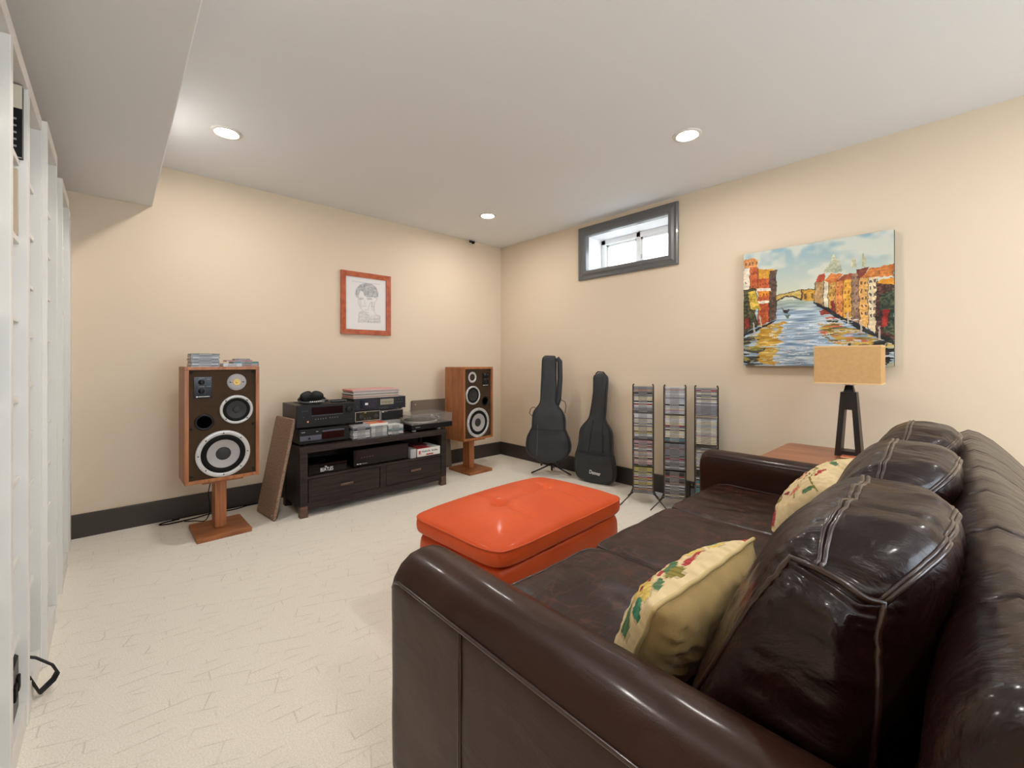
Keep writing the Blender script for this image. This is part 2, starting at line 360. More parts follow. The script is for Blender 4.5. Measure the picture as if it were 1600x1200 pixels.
ART = [
((186, 188, 162), [(0.58, 0.257), (0.604, 0.21), (0.619, 0.207), (0.638, 0.135), (0.649, 0.118), (0.664, 0.14), (0.69, 0.189), (0.705, 0.267)]),
((186, 186, 158), [(0.752, 0.239), (0.758, 0.189), (0.769, 0.163), (0.784, 0.194), (0.789, 0.245)]),
((176, 172, 140), [(0.817, 0.245), (0.82, 0.165), (0.828, 0.139), (0.838, 0.169), (0.843, 0.249)]),
((214, 150, 90), [(-0.001, 0.05), (0.068, 0.045), (0.116, 0.064), (0.116, 0.136), (-0.001, 0.126)]),
((226, 214, 196), [(-0.001, 0.131), (0.051, 0.135), (0.051, 0.325), (-0.001, 0.319)]),
((188, 98, 50), [(0.051, 0.121), (0.116, 0.133), (0.116, 0.34), (0.051, 0.333)]),
((214, 160, 60), [(0.116, 0.145), (0.255, 0.178), (0.255, 0.255), (0.116, 0.248)]),
((190, 96, 50), [(0.116, 0.235), (0.214, 0.243), (0.214, 0.623), (0.116, 0.643)]),
((216, 140, 40), [(0.116, 0.34), (0.214, 0.339), (0.214, 0.39), (0.116, 0.393)]),
((92, 70, 58), [(0.21, 0.179), (0.257, 0.179), (0.255, 0.601), (0.199, 0.625)]),
((232, 222, 204), [(0.104, 0.323), (0.208, 0.325), (0.214, 0.353), (0.104, 0.342)]),
((232, 222, 204), [(0.104, 0.432), (0.203, 0.436), (0.208, 0.458), (0.104, 0.456)]),
((74, 72, 48), [(-0.001, 0.319), (0.091, 0.312), (0.116, 0.433), (0.091, 0.536), (0.127, 0.643), (0.044, 0.692), (-0.001, 0.716)]),
((196, 168, 70), [(0.032, 0.344), (0.091, 0.338), (0.127, 0.473), (0.14, 0.513), (0.056, 0.493)]),
((128, 40, 34), [(0.007, 0.582), (0.044, 0.572), (0.051, 0.666), (0.007, 0.67)]),
((196, 168, 96), [(0.255, 0.398), (0.351, 0.384), (0.435, 0.372), (0.435, 0.456), (0.404, 0.438), (0.372, 0.419), (0.335, 0.414), (0.297, 0.426), (0.255, 0.447)]),
((196, 150, 58), [(0.435, 0.374), (0.532, 0.379), (0.532, 0.478), (0.435, 0.456)]),
((184, 150, 104), [(0.527, 0.318), (0.587, 0.32), (0.587, 0.532), (0.524, 0.474)]),
((222, 212, 186), [(0.585, 0.32), (0.616, 0.333), (0.616, 0.546), (0.585, 0.529)]),
((200, 156, 82), [(0.614, 0.342), (0.664, 0.334), (0.664, 0.583), (0.614, 0.546)]),
((214, 140, 80), [(0.661, 0.337), (0.706, 0.332), (0.706, 0.62), (0.661, 0.583)]),
((224, 170, 70), [(0.705, 0.333), (0.76, 0.329), (0.758, 0.648), (0.705, 0.62)]),
((158, 126, 104), [(0.759, 0.282), (0.808, 0.289), (0.805, 0.68), (0.758, 0.648)]),
((226, 176, 106), [(0.806, 0.334), (0.86, 0.33), (0.857, 0.713), (0.805, 0.677)]),
((228, 208, 172), [(0.858, 0.33), (0.911, 0.338), (0.902, 0.753), (0.857, 0.713)]),
((82, 48, 42), [(0.902, 0.369), (1.002, 0.35), (1.002, 0.801), (0.901, 0.765)]),
((62, 74, 56), [(0.922, 0.472), (1.002, 0.438), (1.002, 0.775), (0.942, 0.738)]),
((150, 44, 40), [(0.942, 0.584), (0.983, 0.577), (0.967, 0.696), (0.926, 0.716)]),
((176, 78, 52), [(0.528, 0.32), (0.556, 0.262), (0.595, 0.263), (0.587, 0.32)]),
((206, 124, 64), [(0.587, 0.32), (0.633, 0.267), (0.712, 0.28), (0.656, 0.338), (0.614, 0.342)]),
((160, 92, 58), [(0.651, 0.338), (0.71, 0.29), (0.76, 0.285), (0.76, 0.329)]),
((122, 62, 48), [(0.789, 0.257), (0.863, 0.252), (0.815, 0.329), (0.802, 0.328)]),
((198, 124, 64), [(0.808, 0.332), (0.863, 0.262), (1.002, 0.252), (1.002, 0.34), (0.858, 0.332)]),
((216, 150, 50), [(0.905, 0.382), (0.934, 0.352), (1.002, 0.357), (1.002, 0.406)]),
((48, 44, 44), [(0.293, 0.506), (0.31, 0.526), (0.335, 0.528), (0.349, 0.522), (0.342, 0.554), (0.31, 0.547)]),
((120, 130, 120), [(0.31, 0.561), (0.362, 0.571), (0.339, 0.607)]),
((150, 70, 52), [(0.554, 0.552), (0.622, 0.549), (0.644, 0.587), (0.566, 0.589)]),
((196, 110, 80), [(0.587, 0.611), (0.691, 0.608), (0.679, 0.633), (0.609, 0.631)]),
((72, 80, 62), [(0.595, 0.627), (0.685, 0.635), (0.671, 0.657), (0.609, 0.647)]),
((140, 30, 36), [(0.635, 0.487), (0.651, 0.488), (0.659, 0.594), (0.633, 0.592)]),
((40, 42, 44), [(0.517, 0.474), (0.614, 0.538), (0.707, 0.62), (0.806, 0.677), (0.905, 0.758), (1.002, 0.798), (1.002, 0.84), (0.901, 0.781), (0.797, 0.713), (0.69, 0.643), (0.595, 0.559), (0.517, 0.492)]),
((44, 42, 40), [(-0.001, 0.716), (0.133, 0.657), (0.255, 0.607), (0.242, 0.626), (0.127, 0.683), (-0.001, 0.743)]),
]
GOLDL = [(0.127, 0.643), (0.319, 0.625), (0.276, 0.73), (0.265, 0.831), (0.242, 0.991), (0.127, 0.991), (0.091, 0.747)]
GOLDR = [(0.556, 0.658), (0.69, 0.656), (0.797, 0.731), (0.901, 0.797), (1.002, 0.85), (1.002, 0.894), (0.651, 0.817), (0.576, 0.731)]
DARKL = [(-0.001, 0.743), (0.116, 0.735), (0.14, 0.854), (0.116, 0.999), (-0.001, 0.999)]
DARKR = [(0.884, 0.802), (1.002, 0.817), (1.002, 1.003), (0.951, 1.003)]
PIER = [(0.08, 0.621), (0.091, 0.701), (0.133, 0.566), (0.145, 0.658), (0.732, 0.583), (0.739, 0.671), (0.815, 0.663), (0.821, 0.732), (0.92, 0.705), (0.923, 0.798)]
HAIR = [(0.283, 0.346), (0.304, 0.271), (0.378, 0.199), (0.482, 0.163), (0.603, 0.163), (0.696, 0.209), (0.742, 0.291), (0.736, 0.36), (0.681, 0.376), (0.619, 0.371), (0.526, 0.383), (0.467, 0.365), (0.438, 0.301), (0.385, 0.287), (0.349, 0.339), (0.34, 0.411), (0.304, 0.397)]
LN = [[(0.34, 0.411), (0.34, 0.484), (0.364, 0.543), (0.408, 0.599), (0.467, 0.626), (0.543, 0.638)], [(0.467, 0.596), (0.526, 0.598), (0.55, 0.566)], [(0.681, 0.388), (0.719, 0.379), (0.71, 0.429), (0.683, 0.447)], [(0.34, 0.411), (0.408, 0.401)], [(0.497, 0.404), (0.603, 0.39)], [(0.37, 0.424), (0.429, 0.418)], [(0.526, 0.415), (0.603, 0.408)], [(0.467, 0.438), (0.463, 0.498), (0.482, 0.509)], [(0.423, 0.537), (0.482, 0.535), (0.512, 0.528)], [(0.543, 0.553), (0.588, 0.465), (0.619, 0.456), (0.603, 0.537), (0.664, 0.532)], [(0.34, 0.809), (0.355, 0.651), (0.408, 0.624), (0.497, 0.654), (0.543, 0.688)], [(0.55, 0.798), (0.573, 0.723), (0.619, 0.67)], [(0.658, 0.606), (0.696, 0.654), (0.774, 0.674), (0.791, 0.785)], [(0.588, 0.746), (0.774, 0.723)], [(0.573, 0.789), (0.782, 0.773)], [(0.218, 0.154), (0.467, 0.158), (0.774, 0.151)], [(0.543, 0.663), (0.564, 0.723), (0.543, 0.785)], [(0.672, 0.457), (0.658, 0.606)]]

# ---------------- carpet ----------------
def carpet():
    m = bpy.data.materials.new('cream carpet'); m.use_nodes = True; nt = m.node_tree; b = nt.nodes['Principled BSDF']; L = nt.links.new
    b.inputs['Roughness'].default_value = 0.95; b.inputs['Specular IOR Level'].default_value = 0.1; b.inputs['Sheen Weight'].default_value = 0.15
    tc = nt.nodes.new('ShaderNodeTexCoord')
    n = nt.nodes.new('ShaderNodeTexNoise'); n.inputs['Scale'].default_value = 220; n.inputs['Detail'].default_value = 3
    L(tc.outputs['Object'], n.inputs['Vector'])
    r = nt.nodes.new('ShaderNodeValToRGB'); r.color_ramp.elements[0].color = lin((222, 213, 196)); r.color_ramp.elements[1].color = lin((244, 239, 228))
    r.color_ramp.elements[0].position = 0.25; r.color_ramp.elements[1].position = 0.7
    L(n.outputs[0], r.inputs[0])
    # sculpted pattern: broken rows of looped pile, cut here and there by slanting strokes
    def brick(scale, bw, rh, rot, mort, off):
        mp = nt.nodes.new('ShaderNodeMapping'); mp.inputs['Rotation'].default_value = (0, 0, rot); L(dist.outputs[0], mp.inputs[0])
        k = nt.nodes.new('ShaderNodeTexBrick'); k.inputs['Scale'].default_value = scale; k.inputs['Mortar Size'].default_value = mort
        k.inputs['Brick Width'].default_value = bw; k.inputs['Row Height'].default_value = rh; k.offset = off; k.inputs['Mortar Smooth'].default_value = 0.4
        L(mp.outputs[0], k.inputs['Vector']); return k.outputs['Fac']
    nz = nt.nodes.new('ShaderNodeTexNoise'); nz.inputs['Scale'].default_value = 3.0; L(tc.outputs['Object'], nz.inputs['Vector'])
    dist = nt.nodes.new('ShaderNodeMixRGB'); dist.blend_type = 'ADD'; dist.inputs[0].default_value = 0.012
    L(tc.outputs['Object'], dist.inputs[1]); L(nz.outputs['Color'], dist.inputs[2])
    a = brick(1.0, 0.30, 0.055, 0.05, 0.0027, 0.37); c = brick(1.0, 0.20, 0.075, 0.42, 0.0026, 0.5)
    msk = nt.nodes.new('ShaderNodeTexNoise'); msk.inputs['Scale'].default_value = 6.5; msk.inputs['Detail'].default_value = 1; L(tc.outputs['Object'], msk.inputs['Vector'])
    mr = nt.nodes.new('ShaderNodeValToRGB'); mr.color_ramp.elements[0].position = 0.47; mr.color_ramp.elements[1].position = 0.53; L(msk.outputs[0], mr.inputs[0])
    mx = nt.nodes.new('ShaderNodeMixRGB'); L(mr.outputs[0], mx.inputs[0]); L(a, mx.inputs[1]); L(c, mx.inputs[2])
    pile_shade = nt.nodes.new('ShaderNodeMixRGB'); pile_shade.blend_type = 'MULTIPLY'; pile_shade.inputs[2].default_value = (0.87, 0.85, 0.825, 1)  # shade in the pile grooves, multiplied into the carpet colour
    L(mx.outputs[0], pile_shade.inputs[0]); L(r.outputs[0], pile_shade.inputs[1]); L(pile_shade.outputs[0], b.inputs['Base Color'])
    brk = nt.nodes.new('ShaderNodeTexNoise'); brk.inputs['Scale'].default_value = 9; brk.inputs['Detail'].default_value = 2; L(tc.outputs['Object'], brk.inputs['Vector'])
    br = nt.nodes.new('ShaderNodeValToRGB'); br.color_ramp.elements[0].position = 0.44; br.color_ramp.elements[1].position = 0.56; L(brk.outputs[0], br.inputs[0])
    ml = nt.nodes.new('ShaderNodeMath'); ml.operation = 'MULTIPLY'; L(mx.outputs[0], ml.inputs[0]); L(br.outputs[0], ml.inputs[1]); L(ml.outputs[0], pile_shade.inputs[0])
    inv = nt.nodes.new('ShaderNodeMath'); inv.operation = 'SUBTRACT'; inv.inputs[0].default_value = 1.0; L(ml.outputs[0], inv.inputs[1])
    b1 = nt.nodes.new('ShaderNodeBump'); b1.inputs['Distance'].default_value = 0.0016; b1.inputs['Strength'].default_value = 0.8; L(inv.outputs[0], b1.inputs['Height'])
    b2 = nt.nodes.new('ShaderNodeBump'); b2.inputs['Distance'].default_value = 0.003; b2.inputs['Strength'].default_value = 0.7; L(n.outputs[0], b2.inputs['Height']); L(b1.outputs[0], b2.inputs['Normal'])
    L(b2.outputs[0], b.inputs['Normal']); return m
M_carpet = carpet()

# ---------------- room shell ----------------
H = 2.44; XL = -3.84; YF = -6.3
struct(G().box(XL-.1, 0.1, YF-.1, 0.1, -0.1, 0).build('floor', M_carpet))
struct(G().box(XL-.1, 0.1, YF-.1, 0.1, H, H+.1).build('ceiling', M_ceil))
struct(G().box(XL-.1, 0.1, 0, 0.1, 0, H).build('wall_back', M_wall))
struct(G().box(XL-.1, XL, YF-.1, 0, 0, H).build('wall_left', M_wall))
WY0, WY1, WZ0, WZ1 = -2.105, -1.25, 1.955, 2.322      # opening of the small basement window
g = G()
g.box(0, .3, YF-.1, WY0, 0, H).box(0, .3, WY1, 0.1, 0, H).box(0, .3, WY0, WY1, 0, WZ0).box(0, .3, WY0, WY1, WZ1, H)
struct(g.build('wall_right', M_wall))
g = G()   # wall behind the camera, opening added to let fill light in
g.box(XL, -3.0, YF-.1, YF, 0, H).box(-1.0, 0, YF-.1, YF, 0, H).box(-3.0, -1.0, YF-.1, YF, 0, .8).box(-3.0, -1.0, YF-.1, YF, 2.1, H)
struct(g.build('wall_front', M_wall))
struct(G().box(XL, -3.162, YF, 0, 2.15, H, 0.004).build('ceiling_bulkhead', M_ceil))
g = G(); g.box(XL, -0.014, -0.014, 0, 0, 0.148, 0.003); struct(g.build('baseboard_back', M_base))
g = G(); g.box(-0.014, 0, YF, 0, 0, 0.148, 0.003); struct(g.build('baseboard_right', M_base))

# ---------------- small basement window ----------------
win = bpy.data.objects.new('window_1', None); COL.objects.link(win); win.location = (0, -1.6775, 1.955); win['kind'] = 'structure'
# moulded grey casing: profile swept round the opening (outer edge to inner edge)
prof = [(0.0, 0.0), (0.0, 0.020), (0.012, 0.026), (0.022, 0.018), (0.034, 0.020), (0.052, 0.031), (0.070, 0.033), (0.080, 0.026), (0.088, 0.012), (0.090, -0.03)]
oy0, oy1, oz0, oz1 = -2.182, -1.171, 1.888, 2.398
rings = []
for cy, cz, sy, sz in ((oy0, oz0, 1, 1), (oy1, oz0, -1, 1), (oy1, oz1, -1, -1), (oy0, oz1, 1, -1)):
    rings.append([(-d, cy+sy*i, cz+sz*i) for i, d in prof])
g = G(); g.loft(rings+[rings[0]], cap=False, smooth=False, closed=False)
struct(g.build('window_frame', M_grey, win, world=True, fix=True))
g = G(); t = 0.012; d = .25
g.box(0.03, d, WY0, WY1, WZ0, WZ0+t).box(0.03, d, WY0, WY1, WZ1-t, WZ1).box(0.03, d, WY0, WY0+t, WZ0, WZ1).box(0.03, d, WY1-t, WY1, WZ0, WZ1)
g.build('window_reveal', M_vinyl, win, world=True)
a0, a1, c0, c1 = WY0+t, WY1-t, WZ0+t, WZ1-t
g = G(); x0, x1 = .235, .285; w = .05
g.box(x0, x1, a0, a1, c0, c0+w, .004).box(x0, x1, a0, a1, c1-w, c1, .004).box(x0, x1, a0, a0+w, c0, c1, .004).box(x0, x1, a1-w, a1, c0, c1, .004)
g.box(x0, x1, -1.70, -1.655, c0, c1, .004)
g.build('vinyl_frame', M_vinyl, win, world=True)
for (s0, s1, xo) in ((a0+w, -1.70, .243), (-1.655, a1-w, .258)):
    g = G(); q = .022
    g.box(xo, xo+.02, s0, s1, c0+w, c0+w+q, .002).box(xo, xo+.02, s0, s1, c1-w-q, c1-w, .002).box(xo, xo+.02, s0, s0+q, c0+w, c1-w, .002).box(xo, xo+.02, s1-q, s1, c0+w, c1-w, .002)
    sash = g.build('window_sash', M_vinyl, win, world=True)
    M_glass = mat('window glass', (240, 246, 248), 0.03, alpha=0.12)
    G().box(xo+.008, xo+.012, s0+q, s1-q, c0+w+q, c1-w-q).build('pane', M_glass, sash, world=True)
G().box(.238, .243, -1.712, -1.703, 2.06, 2.10, .001).build('latch', M_silver, win, world=True)
# corrugated light window well outside
pts = []
rings = []
M_well = mat('galvanised window well', (215, 216, 214), 0.5)
for zi, z in enumerate([1.6+.04*k for k in range(13)]):
    rr = .62+(.02 if zi % 2 else 0); ring = []
    for k in range(25):
        a = -PI/2+PI*k/24; ring.append((0.3+rr*math.cos(a), -1.6775+rr*1.05*math.sin(a), z))
    rings.append(ring)
g = G(); g.loft(rings, cap=False, closed=False)
struct(g.build('window_well', M_well))
struct(G().box(.3, 1.1, -2.5, -.9, 1.55, 1.6).build('ground_gravel', mat('pale gravel', (225, 224, 220), 0.9)))

# unseen window added behind the camera as a source of fill light
added_win = bpy.data.objects.new('added_rear_window', None); COL.objects.link(added_win); added_win.location = (-2, YF, .8); added_win['kind'] = 'structure'
g = G()
g.box(-3.0, -1.0, YF-.06, YF-.01, .8, .86, .004).box(-3.0, -1.0, YF-.06, YF-.01, 2.04, 2.1, .004).box(-3.0, -2.94, YF-.06, YF-.01, .8, 2.1, .004).box(-1.06, -1.0, YF-.06, YF-.01, .8, 2.1, .004).box(-2.02, -1.98, YF-.06, YF-.01, .8, 2.1, .004)
g.build('window_frame', M_vinyl, added_win, world=True)

# ---------------- recessed ceiling lamps ----------------
def downlight(x, y, label):
    t = thing('recessed_ceiling_light', label, 'ceiling light', (x, y, H), 0, 'recessed ceiling lights')
    g = G(); g.lathe([(0.052, -0.001), (0.056, -0.006), (0.066, -0.008), (0.076, -0.006), (0.080, 0.0)], 40, axis='z', cap=False)
    g.build('trim_ring', M_shelf, t, fix=True)
    g = G(); n = 40; g.add([(0.054*math.cos(2*PI*k/n), 0.054*math.sin(2*PI*k/n), -0.004) for k in range(n)], [tuple(range(n))[::-1]])
    g.build('diffuser', M_lamp, t)
downlight(-2.87, -.82, 'lit round recessed ceiling light beside the grey bulkhead, leftmost')
downlight(-.871, -2.649, 'lit round recessed ceiling light between the camera and the small window')
downlight(-.838, -.764, 'lit round recessed ceiling light nearest the far corner')
for x, y, w_ in ((-2.87, -2.65, 'straight above the camera beside the bulkhead'), (-2.87, -4.6, 'added as unseen fill behind the camera'), (-.87, -4.6, 'added as unseen fill behind the sofa back')):
    downlight(x, y, 'lit round recessed ceiling light %s, above the frame' % w_)  # the two rear ones are unseen lamps added as fill
# small black bracket near the corner
t = thing('ceiling_hook', 'tiny black hook bracket at the top of the back wall near the corner', 'hook', (-.44, 0, 2.415))
g = G(); g.box(-.03, .03, -.035, 0, .005, .017, .003).box(-.008, .012, -.05, -.02, -.012, .008, .003); g.build('bracket', M_black, t)
g = G(); g.tube([(-.03, -.03, .008), (-.045, -.045, .004), (-.06, -.05, .012)], .004); g.build('arm', M_black, t)

# ---------------- bookcases along the left ----------------
LV_B = [1.706, 1.537, 1.366, 1.198, 1.03, .859, .69, .52, .35, .18]
LV_A = [1.703, 1.469, 1.234, .997, .760, .522, .285]
def bookcase(y0, y1, xf, levels, label, Ht=1.965, dp=.28):
    xb = xf-dp
    t = thing('bookcase', label, 'bookcase', ((xf+xb)/2, (y0+y1)/2, 0), 0, 'white bookcases along the left wall')
    T = .018
    for a in (y0, y1-T):
        G().box(xb, xf, a+.0004, a+T-.0004, 0, Ht, .0012).build('side_panel', M_shelf, t, world=True)
    G().box(xb, xf, y0+T, y1-T, Ht-.045, Ht, .0012).build('top_panel', M_shelf, t, world=True)
    G().box(xb, xb+.006, y0+T, y1-T, .06, Ht-.045).build('back_panel', M_shelf, t, world=True)
    G().box(xf-.02, xf-.004, y0+T, y1-T, 0, .062, .001).build('plinth', M_shelf, t, world=True)
    G().box(xb+.006, xf-.004, y0+T, y1-T, .062, .08, .001).build('shelf', M_shelf, t, world=True)
    for z in levels:
        G().box(xb+.006, xf-.018, y0+T, y1-T, z-T, z, .001).build('shelf', M_shelf, t, world=True)
bookcase(-2.44, -2.125, -3.54, LV_A, 'white bookcase nearest the camera at the left edge of the photo')
bookcase(-2.125, -1.828, -3.54, LV_A, 'white bookcase with a black book on its top shelf')
bookcase(-1.828, -1.516, -3.540, LV_B[:-1], 'white bookcase holding the black strapped bag at its foot')
bookcase(-1.516, -1.154, -3.5265, LV_B, 'tall white narrow bookcase standing proud of its nearer neighbour, in the middle of the row')
bookcase(-1.154, -.86, -3.549, LV_B, 'white bookcase set back between two that stand further forward')
bookcase(-.86, -.48, -3.529, LV_B, 'white bookcase second from the back wall')
bookcase(-.48, -.20, -3.538, LV_B, 'white bookcase nearest the back wall at the end of the row')
struct(G().box(XL, -3.545, -.20, 0, 0, 1.965).build('trim_1', M_shelf))

# things on the shelves
def book(label, x0, x1, y0, y1, z0, z1, cover, page=None, name='book', cat='book', group=None):
    t = thing(name, label, cat, ((x0+x1)/2, (y0+y1)/2, z0), 0, group)
    g = G(); g.box(x0, x1, y0, y0+.002, z0, z1).box(x0, x1, y1-.002, y1, z0, z1).box(x1-.002, x1, y0+.002, y1-.002, z0, z1)
    g.build('cover', cover, t, world=True)
    G().box(x0+.003, x1-.003, y0+.002, y1-.002, z0+.003, z1-.003).build('pages', M_whitep, t, world=True)
    return t
b1 = book('black and cream book standing on the top shelf behind the white bookcase edge', -3.70, -3.549, -1.876, -1.849, 1.7035, 1.915, M_black)
G().box(-3.699, -3.5492, -1.8767, -1.8761, 1.845, 1.914, 0).build('cover_band', mat('cream print', (214, 204, 184), .6), b1, world=True)
for k in range(5):
    G().box(-3.66+.012*k, -3.560, -1.8767, -1.8761, 1.73+.02*k, 1.736+.02*k).build('print_line', M_greytxt, b1, world=True)
book('pale book leaning on the second shelf below the black and cream book', -3.70, -3.556, -1.90, -1.878, 1.4695, 1.66, mat('buff cover', (190, 172, 148), .6))
book('black boxed disc set at the extreme left edge of the photo', -3.70, -3.562, -2.175, -2.146, .9975, 1.22, M_black, name='disc_box', cat='box')
# black box and books in the lowest bay
t = thing('equipment_case', 'black hard case in the lowest bay, behind the strapped bag', 'case', (-3.65, -1.95, .08))
G().box(-3.74, -3.556, -1.99, -1.87, .0805, .245, .008).build('case_body', M_black, t, world=True)
g = G(); g.box(-3.5562, -3.550, -1.975, -1.94, .15, .19, .002).box(-3.5562, -3.550, -1.92, -1.89, .15, .19, .002); g.build('latch', M_rubber, t, world=True)
book('red spined book in the lowest bay beside the black case', -3.72, -3.558, -2.035, -2.005, .0805, .20, M_red)
book('brown book in the lowest bay next to the red spined book', -3.72, -3.558, -2.075, -2.045, .0805, .23, mat('tan cover', (170, 132, 96), .6))
t = thing('camera_bag', 'black fabric bag on the bottom shelf with its strap looping out over the carpet', 'bag', (-3.66, -1.67, .08))
g = G(); g.cushion(lambda a, b, c: (-3.665+.105*a, -1.675+.105*b, .125+.044*c), (14, 14, 10), 5); g.build('bag_body', M_strap, t, world=True)
g = G(); g.tube([(-3.56, -1.75, .17), (-3.535, -1.74, .15), (-3.50, -1.72, .10), (-3.49, -1.69, .055), (-3.50, -1.68, .03), (-3.53, -1.70, .012), (-3.55, -1.73, .09)], .011, 8, flat=.35); g.build('strap', M_strap, t, world=True)

# ---------------- loudspeakers on wooden stands ----------------
M_cone = mat('grey speaker cone', (168, 164, 163), 0.55)
M_conedark = mat('charcoal speaker cone', (40, 40, 42), 0.6)
M_ring = mat('satin aluminium ring', (200, 200, 200), 0.38, metal=0.25)
M_gold = mat('gold tweeter dome', (226, 196, 120), 0.4, metal=0.3)
M_hole_shade = mat('painted cavity shade', (3, 3, 3), 0.9, spec=0.0)
def speaker(x, y, z, rz, mir, label, tw):
    W, D, Hh = .393, .28, .712
    t = thing('loudspeaker', label, 'speaker', (x, y, z), rz, 'vintage loudspeakers')
    s = mir
    T = .022
    g = G()
    g.box(-W/2, W/2, .034, D, 0, T, .0015).box(-W/2, W/2, .034, D, Hh-T, Hh, .0015).box(-W/2, -W/2+T, .034, D, T, Hh-T).box(W/2-T, W/2, .034, D, T, Hh-T).box(-W/2+T, W/2-T, D-.015, D-.002, T, Hh-T)
    g.build('cabinet', M_walnut, t)
    g = G()   # front frame, a fine groove behind it
    g.box(-W/2, W/2, 0, .032, 0, .02, .0015).box(-W/2, W/2, 0, .032, Hh-.02, Hh, .0015).box(-W/2, -W/2+.02, 0, .032, .02, Hh-.02).box(W/2-.02, W/2, 0, .032, .02, Hh-.02)
    g.build('front_frame', M_walnut, t)
    bf = G().box(-W/2+.02, W/2-.02, .016, .034, .02, Hh-.02).build('baffle', M_baffle, t)
    by = .016
    def driver(nm, cx, cz, r, cone, kind):
        M = Matrix.Translation((cx, by, cz))
        g = G(); g.lathe([(r, 0), (r, -.012), (r*.985, -.014), (r*.84, -.014), (r*.82, -.011), (r*.81, -.008)], 56, M=M, cap=False)
        o = g.build(nm, M_ring, t, fix=True)
        g = G(); g.lathe([(r*.82, -.010), (r*.80, -.012), (r*.75, -.0155), (r*.69, -.0155), (r*.64, -.012), (r*.60, -.010)], 56, M=M, cap=False)
        g.build('surround', M_rubber, o, fix=True)
        g = G()
        if kind == 'woofer': g.lathe([(r*.605, -.011), (r*.60, -.0105), (r*.40, -.005), (r*.24, -.001)], 56, M=M, cap=False)
        else: g.lathe([(r*.64, -.011), (r*.4, -.007), (r*.2, -.002)], 56, M=M, cap=False)
        g.build('cone', cone, o, fix=True)
        rc = r*(.28 if kind == 'woofer' else .24)
        g = G(); g.lathe([(rc*math.cos(a), -.002-.008*math.sin(a)) for a in [k*PI/16 for k in range(8)]]+[(0.0005, -.010)], 32, M=M, cap=False)
        g.build('dust_cap', M_conedark, o, fix=True)
        g = G()
        for k in range(4 if kind != 'woofer' else 8):
            a = PI/4+k*2*PI/(4 if kind != 'woofer' else 8); q = M @ Vector((math.cos(a)*r*.90, -.014, math.sin(a)*r*.89))
            g.lathe([(.0042, 0), (.0042, -.0012), (.001, -.002)], 10, M=Matrix.Translation(q), cap=False)
        g.build('screws', M_black, o); return o
    driver('woofer', 0, .165, .145, M_cone, 'woofer')
    driver('midrange_driver', .070*s, .437, .091, M_conedark, 'mid')
    tx, tz, r = .072*s, .612, .053
    M = Matrix.Translation((tx, by, tz))
    if tw:
        g = G(); g.lathe([(r, 0), (r, -.002), (r*.96, -.004), (r*.5, -.004), (.001, -.004)], 44, M=M, cap=False); tt = g.build('tweeter', mat('grey tweeter plate', (168, 166, 166), .45), t, fix=True)
        g = G(); g.lathe([(.021, -.004), (.021, -.007), (.017, -.009), (.012, -.006), (.009, -.006), (.006, -.011), (.0005, -.012)], 32, M=M, cap=False); g.build('dome', M_gold, tt, fix=True)
        g = G()
        for sx in (-1, 1): g.lathe([(.004, 0), (.004, -.0015), (.001, -.002)], 12, M=Matrix.Translation((tx+sx*.036, by-.004, tz)), cap=False); g.box(tx+sx*.032-.008, tx+sx*.032+.008, by-.0048, by-.004, tz-.001, tz+.001)
        g.build('screws', M_black, tt)
    else:
        g = G(); g.lathe([(r, 0), (r, -.003), (r*.97, -.004), (r*.68, -.004), (r*.62, 0)], 44, M=M, cap=False); tt = g.build('tweeter', M_ring, t, fix=True)
        g = G(); g.lathe([(r*.63, 0), (r*.45, .003), (r*.3, .001), (r*.15, -.003), (.0005, -.004)], 32, M=M, cap=False); g.build('dome', M_conedark, tt, fix=True)
    # reflex port
    px, pz = -.098*s, .37
    g = G(); M = Matrix.Translation((px, by, pz))
    g.lathe([(.050, 0), (.050, -.003), (.046, -.006), (.038, -.004), (.036, .0)], 36, M=M, cap=False); pt = g.build('port', M_black, t, fix=True)
    g = G(); g.lathe([(.037, -.0008), (.0005, -.0008)], 36, M=M, cap=False); g.build('port_shade', M_hole_shade, pt)  # flat black disc stands in for the shade inside the port
    # level control panel
    cx, cz = -.105*s, .585
    g = G(); g.box(cx-.046, cx+.046, by-.003, by, cz-.066, cz+.066, .002); cp = g.build('control_panel', M_gloss, t)
    for dz in (.032, -.022):
        g = G(); g.lathe([(.016, 0), (.016, -.004), (.011, -.012), (.0005, -.012)], 20, M=Matrix.Translation((cx-.008, by-.003, cz+dz)), cap=False)
        g.box(cx-.010, cx-.006, by-.017, by-.014, cz+dz-.011, cz+dz+.011); g.build('knob', M_black, cp, fix=True)
    g = G()
    for k, (dx, dz, w) in enumerate([(-.008, .058, .03), (.028, .048, .014), (-.008, .004, .03), (.028, .004, .02), (-.012, .052, .02)]):
        g.box(cx+dx-w/2, cx+dx+w/2, by-.0036, by-.003, cz+dz, cz+dz+.0022)
    for sx in (-1, 1):
        for k in range(5):
            a = -.8+k*.4; g.box(cx-.008+sx*.021*math.cos(a)-.001, cx-.008+sx*.021*math.cos(a)+.001, by-.0036, by-.003, cz-.022+.021*math.sin(a), cz-.02+.021*math.sin(a))
    g.build('panel_print', M_greytxt, cp)
    g = G(); g.box(cx-.034, cx-.026, by-.0038, by-.003, cz-.060, cz-.053).box(cx-.024, cx+.034, by-.0038, by-.003, cz-.058, cz-.0545); g.build('badge', M_white, cp)
    g = G()
    for sx in (-1, 1):
        for zz in (.045, Hh*.5-.02, Hh-.035):
            g.lathe([(.008, 0), (.008, -.004), (.005, -.006), (.0005, -.006)], 14, M=Matrix.Translation((sx*(W/2-.034), by, zz)), cap=False)
    g.build('grille_pegs', M_black, t)
    return t
